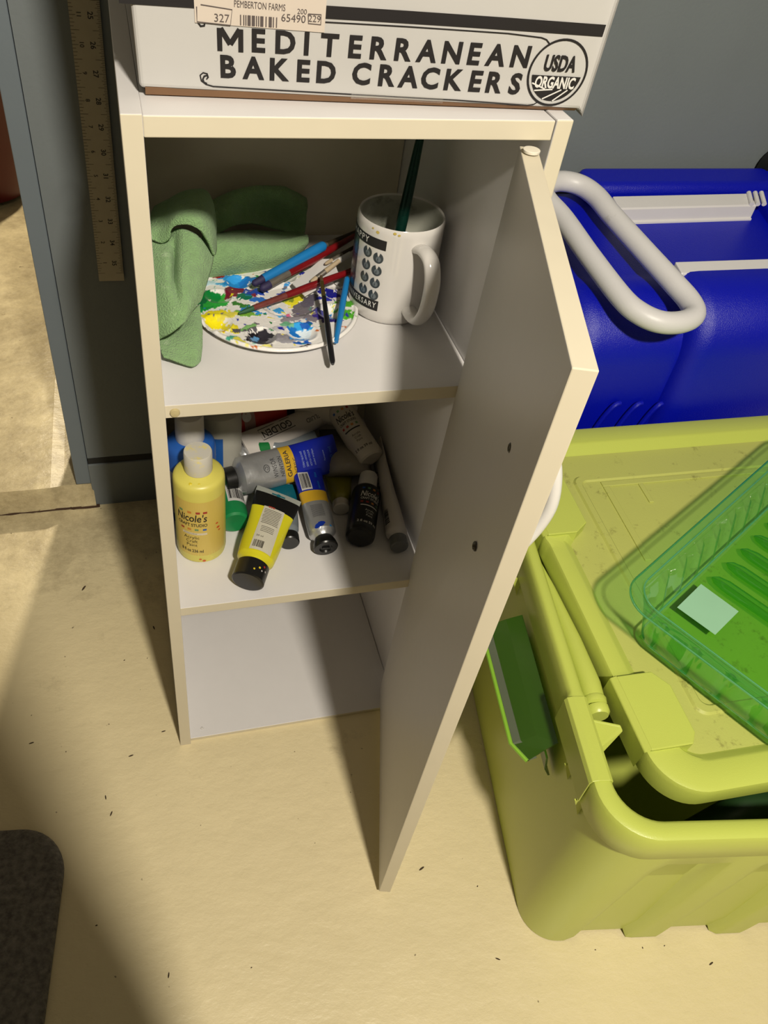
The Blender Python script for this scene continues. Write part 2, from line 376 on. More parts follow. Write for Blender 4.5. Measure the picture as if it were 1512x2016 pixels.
pm = mat('pivot_nylon', 'f0ead8', 0.35)
P = (ht + dx*0.012 + n_t*0.0066)
MB().lathe([(0.0058,0),(0.0060,0.0004),(0.0060,0.0018),(0.0056,0.0021)], 20).build('pivot', pm, cab, True, matrix=T(P.x, P.y, 0.7535))
# screws + white bow handle
hx, nn = ft - ht, n_t
dd = 0.0
def on_door(u, v):   # point of the inner door face under a pixel
    d = RX*((u-U0)/F) + RD*((v-V0)/F) + RF; n = (fb-ht).cross(ft-ht).normalized(); return CAM + d*(n.dot(ht-CAM)/n.dot(d))
s1, s2 = on_door(1007, 882), on_door(942, 1076)
for s in (s1, s2):
    b = MB(); b.lathe([(0.0036, 0), (0.0036, 0.0007), (0.0024, 0.0016), (0.0012, 0.0006), (0, 0.0003)], 16)
    o = b.build('screw', mat('zinc_screw', '5f5c57', 0.3, 0.9), door, True)
    q = (dv(hb, fb) * (1 if dv(hb, fb).x > 0 else -1)) if s is s2 else n_t
    o.matrix_local = axis_frame(s - q*(0.0022 if s is s2 else 0.0002), s - q, (0,0,1))
out = n_t*t
b = MB(); mid = (s1+s2)/2
pts = [s1+out, s1+out+n_t*0.006, s1+out+n_t*0.016-(s1-s2)*0.12, mid+out+n_t*0.023, s2+out+n_t*0.016+(s1-s2)*0.12, s2+out+n_t*0.006, s2+out]
b.tube(crs(pts, 7), 0.0046, 14)
b.build('handle', mat('white_handle', 'f4f2ee', 0.3), door, True)['label'] = 'white bow handle on the outer face of the door'

# ================================================================== CARDBOARD BOX on the cabinet
crd = mat('white_printed_card', 'cbc9c5', 0.55, var=0.04, scale=12, dirt='a8a098', dirtscale=14, dirtcut=0.66, bump=0.1, bscale=90)
kraft = mat('brown_kraft_card', '8a6748', 0.8, var=0.15)
BX = thing('cardboard_box', 'white cardboard cracker box with black print standing on top of the cabinet', 'box', T(0,0,0))
bl, br = Vector((0.0134, 0.0300, H+0.0045)), Vector((0.3118, 0.0138, H+0.0015))
bx = (br-bl).normalized(); by = Vector((0,0,1)).cross(bx).normalized()*1; bz = bx.cross(by) * 1
bw = (br-bl).length
def boxpt(x, z, y=0):   # x along the front, z up the face (face leans/bulges a little)
    k = z/0.235
    bow = -0.004*math.sin(PI*min(1, max(0, x/bw)))*min(1, k*3)
    p = bl + bx*(x*(1+0.03*k) - 0.004*k*(1-x/bw)*1.0 - 0.003*k) + Vector((0,0,1))*z + by*(y + bow)
    return p
def boxshell():
    b = MB(); hh = 0.235; dd = 0.285; nx, nz = 16, 10
    V = []; Fc = []
    fr = [[tuple(boxpt(bw*i/nx, hh*j/nz)) for i in range(nx+1)] for j in range(nz+1)]
    bk = [[tuple(boxpt(bw*i/nx, hh*j/nz) + by*dd + Vector((0,0,0))) for i in range(nx+1)] for j in range(nz+1)]
    b.loft(fr, 0, False); b.loft(bk, 0, False)
    b.loft([[fr[j][0] for j in range(nz+1)], [bk[j][0] for j in range(nz+1)]], 0, False)
    b.loft([[fr[j][nx] for j in range(nz+1)], [bk[j][nx] for j in range(nz+1)]], 0, False)
    b.loft([fr[nz], bk[nz]], 0, False); b.loft([fr[0], bk[0]], 0, False)
    bm = b
    o = bm.build('carton', crd, BX); o.modifiers.new('w', 'WELD').merge_threshold = 0.0003; bevel(o, 0.003, 3, 60); return o
boxshell()
# lower flap edge of bare cardboard, sagging in the middle
b = MB(); top = []; bot = []
for i in range(31):
    x = bw*(0.012+0.975*i/30); e = 0.0006*noise.noise(Vector((i*1.3, 2, 0)))
    p = boxpt(x, 0, 0.0008); top.append((p.x, p.y-0.0004, p.z+0.0012+e)); bot.append((p.x, p.y+0.002, H+0.0004))
b.loft([top, bot, [(p[0], p[1]+0.2, p[2]) for p in bot]], 0, False)
b.build('flap_edge', kraft, BX)['label'] = 'bare brown cardboard edge under the box front'
# print: width ticks measured from photograph, x and z on the face
def face_xy(u, v):
    d = RX*((u-U0)/F) + RD*((v-V0)/F) + RF; t = (bl-CAM).dot(by)/d.dot(by); p = CAM+d*t - bl
    return p.dot(bx), p.z
pf = Print(lambda x, z: tuple(boxpt(x/(1.0), z) - by*0.0005))
def ptext(s, u0, v0, u1, v1, size, **k):   # each letter centred between two measured ends
    n = len(s)
    for i, ch in enumerate(s):
        if ch == ' ': continue
        t = i/(n-1); x, z = face_xy(u0+(u1-u0)*t, v0+(v1-v0)*t)
        pf.text(ch, x, z, size, **k)
def letters(s, ends, size, bold=0.02):
    for ch, (u, v) in zip(s, ends):
        x, z = face_xy(u, v); 
        if ch == 'M':      # heavy geometric M drawn with strokes
            q = size*0.36; wd = size*0.17
            pf.line([(x-q, z-q), (x-q, z+q)], wd); pf.line([(x+q, z-q), (x+q, z+q)], wd)
            pf.line([(x-q*.9, z+q*.98), (x, z-q*.35)], wd*1.05); pf.line([(x+q*.9, z+q*.98), (x, z-q*.35)], wd*1.05)
        else: pf.text(ch, x, z, size, bold=bold)
tt = 'MEDITERRANEAN'
us = [456, 510, 563, 605, 650, 699, 744, 792, 841, 890, 933, 977, 1025]
letters(tt, [(u, 76 + (u-456)*0.050) for u in us], 0.0176, 0.036)
us = [449, 500, 548, 597, 642]
letters('BAKED', [(u, 131 + (u-449)*0.045) for u in us], 0.0176, 0.036)
us = [712, 760, 805, 847, 891, 936, 972, 1015]
letters('CRACKERS', [(u, 142 + (u-712)*0.055) for u in us], 0.0176, 0.036)
def fl(pts, w): pf.line([face_xy(*p) for p in pts], w)
fl([(240,-6),(398,2)], 0.0065); fl([(640,17),(800,25),(1000,37),(1190,50)], 0.0070)
fl([(640,37),(800,44),(1000,56),(1066,64),(1076,68),(1082,76)], 0.0008)
fl([(408,163),(402,160),(400,154),(403,148),(409,146),(410,151)], 0.0011)
fl([(1060,192),(1052,197),(1040,199),(900,190),(700,181),(480,171),(420,168),(406,164),(397,157),(395,146),(401,141),(409,143),(411,150),(407,154)], 0.0008)
fl([(398,20),(395,32),(394,42),(399,49),(406,48),(407,42)], 0.0011)
# round organic seal
ring = [(1037,160),(1043,132),(1060,100),(1088,75),(1117,67),(1140,80),(1153,108),(1153,138),(1143,165),(1122,188),(1095,199),(1068,196),(1048,183)]
rp = [Vector(face_xy(*p)) for p in ring]; cc = sum(rp, Vector((0,0)))/len(rp)
rx = (max(p.x for p in rp)-min(p.x for p in rp))/2; rz = (max(p.y for p in rp)-min(p.y for p in rp))/2
cc = Vector(((max(p.x for p in rp)+min(p.x for p in rp))/2, (max(p.y for p in rp)+min(p.y for p in rp))/2)); R0 = (rx+rz)/2
N = 48; pf.line([(cc.x+R0*math.cos(2*PI*i/N), cc.y+R0*math.sin(2*PI*i/N)) for i in range(N+1)], R0*0.07)
a = 0.10
lowV = [pf.f(cc.x+R0*0.87*math.cos(t2), cc.y+R0*0.87*math.sin(t2)) for t2 in [PI+a+(PI-2*a)*i/24 for i in range(25)]]
pf.b.add(lowV, [tuple(range(25))], 0)
pf.build('lettering', [ink], BX)
pw = Print(lambda x, z: tuple(boxpt(x, z) - by*0.0008))
pw.text('ORGANIC', cc.x, cc.y-R0*0.31, R0*0.48, bold=0.034, width=R0*1.42)
for x0_, x1_ in ((-.80,-.30),(-.66,-.02),(-.30,.30),(.08,.52)):
    yb = -math.sqrt(max(0, .75-x0_*x0_))*1.0
    pw.line([(cc.x+R0*x0_, cc.y+R0*yb), (cc.x+R0*x1_, cc.y-R0*0.50)], R0*0.045)
pw.build('lettering', [ink_w], BX, 'white lettering and furrow lines of the round seal')
pu = Print(lambda x, z: tuple(boxpt(x, z) - by*0.0008)); pu.text('USDA', cc.x, cc.y+R0*0.27, R0*0.66, bold=0.034, width=R0*1.12)
pu.build('lettering', [ink], BX)
# shipping label glued on the upper left of the face
pl = Print(lambda x, z: tuple(boxpt(x, z) - by*0.0007))
la, lb = Vector(face_xy(388, 42)), Vector(face_xy(640, 58)); lh = 0.034
V = [pl.f(la.x+(lb.x-la.x)*i/8, la.y+(lb.y-la.y)*i/8+lh*j) for j in (0,1) for i in range(9)]
lm = mat('label_paper', 'dccfc0', 0.7, var=0.03)
o = mesh('shipping_label', V, [(i, i+1, i+10, i+9) for i in range(8)], lm, BX)
faint = mat('faded_ink', '5d5350', 0.7)
p2 = Print(lambda x, z: tuple(boxpt(x, z) - by*0.0010)); sl = (lb.y-la.y)/(lb.x-la.x)
def lt(s, u, v, size, m=0, **k):
    x, z = face_xy(u, v); p2.text(s, x, z, size, m, rot=sl, **k)
lt('PEMBERTON FARMS', 515, 7, 0.0052, width=0.030); lt('327', 440, 33, 0.0062); lt('65490', 580, 31, 0.0060); lt('229', 621, 31, 0.0052); lt('200', 597, 17, .004)
x, z = face_xy(476, 35); x2, _ = face_xy(550, 40); p2.bars(x, z-.0028, x2, z+.0028, 0, 12)
for q in (((392,10),(392,40),(457,46),(461,15),(400,6)), ((609,21),(609,40),(633,42),(634,22),(609,21))):
    p2.line([face_xy(*p) for p in q], 0.0006)
p2.build('lettering', [faint], BX)
# strip of clear tape along the bottom edge
b = MB(); lp = []
ta, tb_ = face_xy(690, 196)[0], face_xy(870, 205)[0]
b.loft([[tuple(boxpt(ta+(tb_-ta)*i/8, zz)-by*0.0009) for i in range(9)] for zz in (0.0005, 0.004)], 0, False)
b.build('tape', clear_mat('clear_tape', (.95,.93,.88), 0.1, 0.12), BX)

# ================================================================== METAL RULER on the wall
rm = mat('ruler_metal', 'b9b09a', 0.45, 0.35, var=0.08, scale=80)
RU = thing('ruler', 'worn metal yardstick hanging on the wall between board and cabinet', 'ruler', T(0,0,0))
ra, rb = AT(195, 550, 1, 0.446), AT(245, 556, 1, 0.446); rt = AT(140, 0, 1, 0.446); rt2 = AT(188, 0, 1, 0.446)
rdir = ((rt+rt2)/2 - (ra+rb)/2).normalized(); rxd = (rb-ra); rxd = (rxd - rdir*rxd.dot(rdir)); rw = rxd.length; rxd.normalize(); ry = Vector((0,-1,0))
Mr = Matrix((rxd, Vector((0,1,0)), rdir)).transposed().to_4x4(); Mr.translation = ra + (rb-ra)*0.0
Mr.translation = (ra+rb)/2 - rxd*rw/2
RU.matrix_world = Mr
MB().box(0, 0, 0, rw, 0.0012, 0.94).build('blade', rm, RU)
pr_ = Print(lambda x, y: (x, -0.0002, y))
pitch = (AT(172, 30, 1, .446) - AT(222, 518, 1, .446)).length/10; z35 = (AT(222, 518, 1, .446)-Mr.translation).dot(rdir)
for k in range(0, 34):
    zc = z35 + pitch*(k)
    nR = 35-k
    if nR > 0: pr_.text(str(nR), rw*0.66, zc, 0.0075, bold=0.02, rot=-PI/2)
    pr_.text(str(k+1), rw*0.30, zc+pitch*0.02, 0.0062, bold=0.015, rot=-PI/2)
    for j in range(16):
        zz = zc + pitch*(j/16-0.5); ln = {0: .30, 8: .22, 4: .16, 12: .16}.get(j, .09 if j % 2 else .12)
        pr_.rect(rw*(1-ln), zz-.0002, rw, zz+.0002, 0, 1)
        if j % 2 == 0: pr_.rect(0, zz-.0002, rw*ln*.9, zz+.0002, 0, 1)
pr_.build('scale_marks', [mat('ruler_ink', '2b2a28', 0.6)], RU)

# ================================================================== RED CONTAINER in the far room
red = mat('red_plastic', '5c0208', 0.4, var=0.08)
c0 = AT(-34, 330, 2, 0.10)
RC = thing('red_bucket', 'dark red rounded bucket on the floor beyond the doorway', 'bucket', T(c0.x-0.02, c0.y, 0.047))
MB().lathe([(0.09,0.0),(0.118,0.012),(0.132,0.05),(0.146,0.14),(0.152,0.40),(0.154,0.412),(0.149,0.414),(0.144,0.402),(0.128,0.10),(0.10,0.02),(0,0.018)], 48).build('body', red, RC, True)
MB().lathe([(0.086,0.0),(0.094,0.0),(0.118,0.0125),(0.112,0.0135)], 48).build('foot_ring', mat('dark_rubber', '2e2018', 0.7), RC, True)
pts = [(0.152*math.cos(a), 0.152*math.sin(a)*0.2, 0.402+0.09*math.sin(a)) for a in [PI*i/16 for i in range(17)]]
MB().tube(pts, 0.004, 8).build('bail_handle', mat('dark_green_plastic', '23421c', 0.5), RC, True)


# ================================================================== MUG
mug_m = mat('glazed_ceramic', 'e4e0da', 0.12, var=0.02, coat=0.4)
MX, MY, MR, MH = 0.2415, 0.1480, 0.0405, 0.0965
MG = thing('mug', 'white ceramic mug with black printed bands and a tall brush inside', 'mug', T(MX, MY, Z1))
MB().lathe([(0.0,0.003),(0.030,0.003),(0.034,0.0),(0.0375,0.0015),(0.0400,0.005),(0.0405,0.012),(0.0405,0.090),(0.0402,0.0950),(0.0390,0.0968),(0.0376,0.0955),(0.0370,0.090,1),(0.0368,0.012,1),(0.034,0.007,1),(0.0,0.006,1)], 64).build('body', [mug_m, mat('stained_mug_inside', 'b7b8aa', 0.3, var=.1, dirt='6f7464', dirtscale=45, dirtcut=.52)], MG, True, 50)
ha = math.radians(-80); hd = Vector((math.cos(ha), math.sin(ha), 0))
hp = [hd*(r_) + Vector((0,0,z_)) for r_, z_ in ((0.0385,0.0800),(0.050,0.0835),(0.063,0.0800),(0.0705,0.066),(0.0715,0.050),(0.0690,0.034),(0.0610,0.0205),(0.050,0.0165),(0.0385,0.0185))]
b = MB(); cv = crs(hp, 6); side = Vector((-hd.y, hd.x, 0)); loops = []
for i, p in enumerate(cv):
    tg = (cv[min(i+1, len(cv)-1)] - cv[max(i-1, 0)]).normalized(); nn_ = tg.cross(side)
    loops.append([tuple(p + side*0.0078*math.cos(2*PI*k/16) + nn_*0.0048*math.sin(2*PI*k/16)) for k in range(16)])
b.loft(loops, 0, True, True, True).build('handle', mug_m, MG, True, 60)
def mugmap(x, z):   # x: arc length from the print's right end, going left
    a = math.radians(-123.5) + x/ (MR+0.0003); return ((MR+0.00025)*math.cos(a), (MR+0.00025)*math.sin(a), z)
pm_ = Print(mugmap)
pm_.rect(-0.060, 0.0765, 0, 0.0858, 0, 24); pm_.rect(-0.060, 0.0150, 0, 0.0255, 0, 24)
pm_.rect(-0.0600, 0.0258, -0.0325, 0.0762, 1, 12)
for i in range(4):
    for j, (xx, zz) in enumerate(((-0.0062, 0.0680-0.0125*i), (-0.0185, 0.0700-0.0125*i))):
        pm_.disc(xx, zz, 0.0052, 0.0052, 2, 24, math.radians(108), math.radians(432))
        pm_.disc(xx+0.0004, zz-0.001, 0.0026, 0.0026, 3, 16)
for i, (xx, zz) in enumerate(((-0.037,0.066),(-0.038,0.052),(-0.0365,0.038))): pm_.disc(xx, zz, 0.005, 0.0065, 4, 20)
pm_.build('printed_design', [ink, mat('photo_dark', '20242c', 0.3), mat('photo_disc', '3c4448', 0.25, var=0.35, scale=160), mat('photo_disc_light', '6c757a', 0.25, var=0.3, scale=200), mat('photo_blue', '24406e', 0.25, var=0.5, scale=120)], MG)
pw = Print(lambda x, z: tuple(Vector(mugmap(x, z))*1 + Vector((math.cos(math.radians(-123.5)+x/MR), math.sin(math.radians(-123.5)+x/MR), 0))*0.0002))
pw.text('HAPPY', -0.0325, 0.0811, 0.0080, bold=0.01, space=1.25); pw.text('ANNIVERSARY', -0.0260, 0.0203, 0.0078, bold=0.01, space=1.25, width=0.048)
pw.build('lettering', [ink_w], MG)
# paint spots near rim and above the handle
def spots(lst, parent, mapf, ms):
    for x, z, r, m in lst:
        p = Print(mapf); p.disc(x, z, r, r*0.8, 0, 9); p.build('paint_spot', [ms[m]], parent)
pgreen = mat('dried_green_paint', '3f6b57', 0.4); pyel = mat('dried_yellow_paint', 'd8bf62', 0.4)
spots([(0.0315, 0.0845, 0.0019, 0), (-0.010, 0.0915, 0.0018, 1), (0.006, 0.0945, 0.0016, 1), (0.010, 0.0935, 0.0013, 1), (-0.0155, 0.0935, 0.0011, 1)], MG, mugmap, [pgreen, pyel])

# ================================================================== BRUSHES
def brush(label, p0, p1, prof, mts, group=None, name='paintbrush', parts=None):
    """prof: list of (t along axis, radius, part index); parts named by index"""
    M_ = axis_frame(p0, p1, (0,0,1)); L_ = (Vector(p1)-Vector(p0)).length
    t_ = thing(name, label, 'paintbrush' if name == 'paintbrush' else name.split('_')[-1], M_, group)
    parts = parts or ['bristles', 'ferrule', 'handle']
    for k, nm in enumerate(parts):
        pp = [(r, t*L_) for t, r, q in prof if q == k]
        if len(pp) < 2: continue
        MB().lathe(pp, 14).build(nm, mts[k], t_, True, 50)
    return t_
dkgreen = mat('metallic_green_lacquer', '0f3b30', 0.25, metal=0.5, var=0.3, scale=200)
gold_f = mat('brass_ferrule', '8d7a45', 0.35, metal=0.8, var=0.2, scale=300)
b_tip = AT(790, 455, 1, 0.118); bt = Vector((0.222, 0.128, Z1+0.012)); be = AT(829, 268, 1, 0.172)
be = bt + (be-bt)*1.0
# inside the mug the brush stands on its bristles and leans on the back-right rim
bs = Vector((0.2315, 0.1320, Z1+0.0085)); be = AT(826, 277, 1, 0.165); be = bs + (be-bs)*1.12
brush('dark green lacquered brush standing upright in the white mug', bs, be, [(0,0.0018,0),(0.06,0.0050,0),(0.14,0.0048,0),(0.14,0.0048,1),(0.34,0.0046,1),(0.34,0.0048,2),(0.5,0.0054,2),(0.75,0.0046,2),(1,0.0032,2),(1.0,0.0,2)],
      [mat('stiff_bristle', '2e2a22', 0.9), gold_f, dkgreen], None)
bluep = mat('blue_glossy_handle', '1f7fc4', 0.3, var=0.08, dirt='4ba7dc', dirtscale=60, dirtcut=0.6)
redp = mat('dark_red_lacquer', '7d1218', 0.25, var=0.2, dirt='2b2f33', dirtscale=90, dirtcut=0.64, coat=0.3)
wood = mat('pale_wood', 'b9a585', 0.6, var=0.2, dirt='5d4b37', dirtscale=50, dirtcut=0.6)
blk = mat('black_lacquer', '17161c', 0.25, var=0.2, coat=0.3)
brist = mat('paint_caked_bristles', '28204a', 0.7, var=0.6, scale=150)
alu = mat('scuffed_aluminium', '9d9589', 0.35, metal=0.7, var=0.35, scale=140)
ZP = Z1 + 0.0145   # height at which brushes rest on the palette
def P2(u, v, z): return AT(u, v, 2, z)
brush('long brush with thick bright blue handle lying across the palette back', P2(497,560,ZP+.004), P2(640,482,ZP+.022),
      [(0,0.0012,0),(0.02,0.0032,0),(0.14,0.0040,0),(0.14,0.0042,1),(0.16,0.0043,1),(0.16,0.0043,2),(0.85,0.0052,2),(0.97,0.0050,2),(1,0.0030,2),(1,0,2)], [brist, bluep, bluep])
brush('dark red brush with scuffed silver ferrule, behind the blue handled brush tip', P2(512,570,ZP), P2(702,462,ZP+.018),
      [(0,0.0012,0),(0.02,0.0038,0),(0.09,0.0042,0),(0.09,0.0042,1),(0.28,0.0040,1),(0.28,0.0041,2),(0.5,0.0047,2),(0.8,0.0035,2),(1,0.0026,2),(1,0,2)], [brist, alu, redp])
brush('red brush with green tipped bristles lying across the middle of the palette', P2(470,617,ZP-.003), P2(693,533,ZP+.009),
      [(0,0.0008,0),(0.05,0.0020,0),(0.12,0.0024,0),(0.12,0.0026,1),(0.40,0.0032,1),(0.40,0.0033,2),(0.62,0.0038,2),(1,0.0030,2),(1,0,2)],
      [mat('green_bristles', '1f5a38', 0.6), mat('red_silver_ferrule', '8c4a44', 0.3, metal=0.4, var=0.5, scale=250), redp])
brush('thin black brush hanging over the front edge of the palette', P2(632,543,ZP+.016), P2(655,717,Z1+.012),
      [(0,0.0010,0),(0.03,0.0016,0),(0.08,0.0018,0),(0.08,0.0019,1),(0.26,0.0020,1),(0.26,0.0021,2),(0.6,0.0028,2),(0.97,0.0026,2),(1,0.0014,2),(1,0,2)],
      [mat('brown_bristle', '5b4426', 0.8), gold_f, blk])
brush('short blue brush handle beside the mug, pointing to the shelf front', P2(684,545,ZP+.012), P2(661,673,Z1+.0065),
      [(0,0.0008,0),(0.01,0.0018,0),(0.04,0.0028,0),(0.04,0.0028,1),(0.05,0.0029,1),(0.05,0.0029,2),(0.5,0.0031,2),(1,0.0024,2),(1,0,2)], [bluep, bluep, bluep])
brush('pale wooden brush with worn tip behind the red brush', P2(612,556,ZP+.006), P2(668,513,ZP+.020),
      [(0,0.0012,0),(0.05,0.0024,0),(0.2,0.0026,0),(0.2,0.0026,1),(0.5,0.0024,1),(0.5,0.0026,2),(1,0.0022,2),(1,0,2)], [wood, alu, wood])
brush('dark wooden brush leaning back into the shade beside the mug', P2(600,500,ZP+.012), P2(706,455,ZP+.016),
      [(0,0.0012,0),(0.05,0.0022,0),(0.2,0.0026,0),(0.2,0.0026,1),(0.4,0.0026,1),(0.4,0.0028,2),(1,0.0024,2),(1,0,2)], [wood, alu, mat('dark_wood', '3d2f1d', 0.5, var=0.3)])
brush('slim brown brush nearest the back wall beside the mug', P2(640,520,ZP+.010), P2(705,482,ZP+.014),
      [(0,0.0008,0),(0.05,0.0018,0),(0.2,0.0020,0),(0.2,0.0020,1),(0.5,0.0020,1),(0.5,0.0022,2),(1,0.0018,2),(1,0,2)], [wood, alu, mat('dark_wood', '3d2f1d', 0.5, var=0.3)])
# white plastic palette knife whose broad end shows between the brushes
kn = thing('palette_knife', 'white plastic palette knife with broad end between the brushes', 'palette knife', T(0,0,0))
kp = [P2(575,560,ZP), P2(600,585,ZP-.001), P2(668,545,ZP+.003), P2(662,528,ZP+.004), P2(650,512,ZP+.006), P2(632,512,ZP+.006)]
b = MB(); b.loft([[tuple(p) for p in kp], [tuple(p+Vector((0,0,.0016))) for p in kp]], 0, True, True, True); bevel(b.build('blade', white_pl, kn), .0006)
k0, k1 = P2(655,520,ZP+.008), P2(690,500,ZP+.014)
MB().tube([k0, k1], 0.0028, 10).build('handle', white_pl, kn, True)

# ================================================================== PALETTE
def palette():
    a_, b_ = Vector(P2(388,655,Z1+.006)), Vector(P2(693,600,Z1+.006))
    cx, cy = 0.1285, 0.1470; RR = 0.0785
    root = thing('paint_palette', 'round white plastic palette caked with many colours of paint', 'palette', T(cx, cy, Z1+0.0004))
    zl = 0.0075
    wells = []
    def loc(u, v, z=zl): p = AT(u, v, 2, Z1+z); return Vector((p.x-cx, p.y-cy))
    for (u, v, r) in ((428,638,.0135),(515,662,.0135),(594,655,.0140),(652,615,.0135),(430,585,.0125),(655,558,.013),(470,557,.012),(560,545,.012)):
        q = loc(u, v); wells.append((q.x, q.y, r))
    def hz(x, y):
        r = math.hypot(x, y); z = zl
        if r > RR-0.004: z += 0.0012*math.sin(min(1, (r-RR+0.004)/0.004)*PI)
        for wx, wy, wr in wells:
            d = math.hypot(x-wx, y-wy)
            if d < wr: z -= 0.0058*(1-(d/wr)**2.0)
            elif d < wr+0.002: z += 0.0007*math.sin((d-wr)/0.002*PI)
        d = math.hypot(x*1.0-.012, (y-.004))
        if d < 0.030: z -= 0.0022*min(1, (0.030-d)/0.004)
        return z
    # paint strokes: (u, v, half length, half width, angle deg, colour)
    S = []
    def st(u, v, a, b2, ang, c, h=0.0006): q = loc(u, v); S.append((q.x, q.y, a, b2, math.radians(ang), lin(c), h))
    st(410,585,.014,.010,20,'0a7a35'); st(398,600,.014,.006,40,'15683a'); st(425,600,.013,.006,10,'2d9a3a'); st(405,560,.012,.004,10,'bcd8e4'); st(437,585,.009,.004,60,'3aa53e')
    st(392,612,.013,.004,20,'1b8a3c'); st(445,560,.010,.004,0,'4aa6dc'); st(470,555,.016,.008,15,'1c83c9'); st(455,548,.012,.005,5,'3097dd'); st(495,553,.013,.006,10,'1a6fc0')
    st(430,545,.006,.004,0,'8b1c1c'); st(470,538,.009,.0025,5,'e6d22a'); st(520,540,.012,.004,0,'ded9d3'); st(500,575,.014,.006,10,'1d3fa0'); st(520,590,.014,.006,0,'2a6bc4'); st(462,572,.009,.006,-10,'6d1730'); st(455,580,.006,.005,0,'7a1b34')
    st(480,585,.008,.006,0,'0a6b4e'); st(500,582,.004,.003,0,'7b2037'); st(478,603,.012,.004,-40,'3b7a2e'); st(475,615,.011,.0045,30,'7db03c'); st(492,620,.011,.004,0,'74a93a'); st(490,610,.010,.004,0,'2c7cc8'); st(512,614,.008,.005,0,'2f8fd6')
    st(425,620,.015,.007,15,'e3d51e'); st(455,645,.013,.006,-60,'e6d82f'); st(450,622,.010,.004,20,'dcd052'); st(440,652,.010,.003,20,'ecdf2a'); st(420,633,.009,.006,0,'f2e21a')
    st(505,600,.010,.004,0,'e9e7e2'); st(535,610,.015,.006,0,'e3e1dc'); st(580,590,.010,.009,30,'e6dd2c'); st(565,588,.007,.004,0,'8a9a2c'); st(588,580,.006,.003,0,'f0e437')
    st(596,610,.016,.010,70,'6f6a72'); st(610,590,.013,.007,50,'5d5866'); st(600,570,.012,.004,10,'4c4856'); st(618,625,.011,.006,40,'7c7680'); st(575,628,.013,.005,20,'8c8890'); st(625,600,.010,.004,80,'bdbac0')
    st(560,622,.008,.003,0,'57a9dd'); st(550,610,.005,.004,0,'3a97d8'); st(567,617,.0024,.003,0,'d9668a')
    st(645,578,.013,.007,-40,'1b1e8a'); st(640,590,.009,.003,-20,'2a2f9e'); st(660,565,.012,.006,0,'e4dfdc'); st(668,600,.010,.006,40,'5fae2f'); st(682,620,.009,.009,60,'56b02c'); st(685,600,.006,.006,0,'4fa22a'); st(640,622,.013,.005,0,'3b2f86'); st(632,612,.010,.004,-10,'4a4a9a'); st(652,630,.011,.005,10,'2b2468'); st(660,603,.009,.003,0,'e8e6e4')
    st(512,660,.012,.009,10,'1c1a20'); st(505,668,.010,.006,0,'242028'); st(522,655,.007,.006,0,'2d2a33'); st(528,668,.008,.004,0,'3b3840'); st(480,650,.012,.003,10,'56535a'); st(490,645,.008,.003,30,'7fb26c'); st(548,665,.012,.005,0,'8b8890'); st(565,672,.010,.004,0,'9b99a0'); st(545,648,.010,.004,10,'c7c5c8'); st(500,662,.004,.003,0,'5a90c0')
    st(590,645,.011,.009,0,'2f9ade'); st(596,652,.009,.006,0,'dbe9f2'); st(590,665,.009,.004,10,'1f8bd8'); st(578,650,.005,.008,0,'1b6fc0'); st(605,640,.006,.004,0,'1d5cb4'); st(592,676,.009,.002,0,'2358b0'); st(566,640,.006,.004,0,'6fae8a')
    st(455,668,.009,.005,-20,'49a38e'); st(450,675,.006,.003,0,'1f8a5e'); st(470,672,.007,.004,-50,'d9d255'); st(462,682,.009,.003,-10,'5fb8a0'); st(440,680,.006,.0025,0,'c77a34'); st(485,688,.010,.003,0,'c4692c'); st(478,680,.006,.003,0,'e7e08a'); st(500,690,.004,.002,0,'1d1a1c'); st(525,683,.006,.002,0,'ece47c'); st(612,680,.006,.0018,0,'2b2629'); st(600,684,.004,.0016,0,'4b2a2a')
    st(540,560,.010,.003,30,'e7e5e2'); st(565,560,.008,.003,60,'3c8fd0'); st(600,545,.010,.004,20,'e5e3df'); st(595,540,.005,.003,0,'2c2fa0'); st(560,575,.008,.004,0,'2333a0')
    rr = random.Random(3); cols = ['1c83c9', 'e3d51e', '6f6a72', '0a7a35', 'e9e7e2', 'e9e7e2', '2a2f9e', 'c4692c', '49a38e', 'e9e7e2']
    for i in range(150):
        a = rr.uniform(0, 2*PI); r = RR*math.sqrt(rr.uniform(0, .9)); S.append((r*math.cos(a), r*math.sin(a), rr.uniform(.0008, .0038), rr.uniform(.0005, .0014), rr.uniform(0, PI), lin(rr.choice(cols)), .0003))
    base = lin('e2dfdb'); V = []; C = []; nr, na = 110, 300
    for j in range(nr+1):
        r = RR*(j/nr)
        for i in range(na):
            a = 2*PI*i/na; x, y = r*math.cos(a), r*math.sin(a)
            nx = noise.noise(Vector((x*210, y*210, 0)))*.0030 + noise.noise(Vector((x*620, y*620, 3)))*.0014
            ny = noise.noise(Vector((x*210, y*210, 9)))*.0030 + noise.noise(Vector((x*620, y*620, 13)))*.0014
            c = base; h = 0
            for sx, sy, sa, sb, an, col, hh in S:
                ex, ey = x+nx-sx, y+ny-sy
                if abs(ex) > sa or abs(ey) > sa: continue
                ca, sn = math.cos(an), math.sin(an); p = (ex*ca+ey*sn)/sa; q = (-ex*sn+ey*ca)/sb; d = p*p+q*q
                if d < 1: c = col; h = hh*(1-d)**.5 + .0002*noise.noise(Vector((x*900, y*900, sx*100)))
            if r > RR-0.003: c = c if noise.noise(Vector((x*150, y*150, 5))) > 0.12 else base
            V.append((x, y, hz(x, y)+h)); C.append(c)
    Fc = [(j*na+i, j*na+(i+1) % na, (j+1)*na+(i+1) % na, (j+1)*na+i) for j in range(nr) for i in range(na)]
    # skirt down to the shelf and thin underside
    k = len(V)
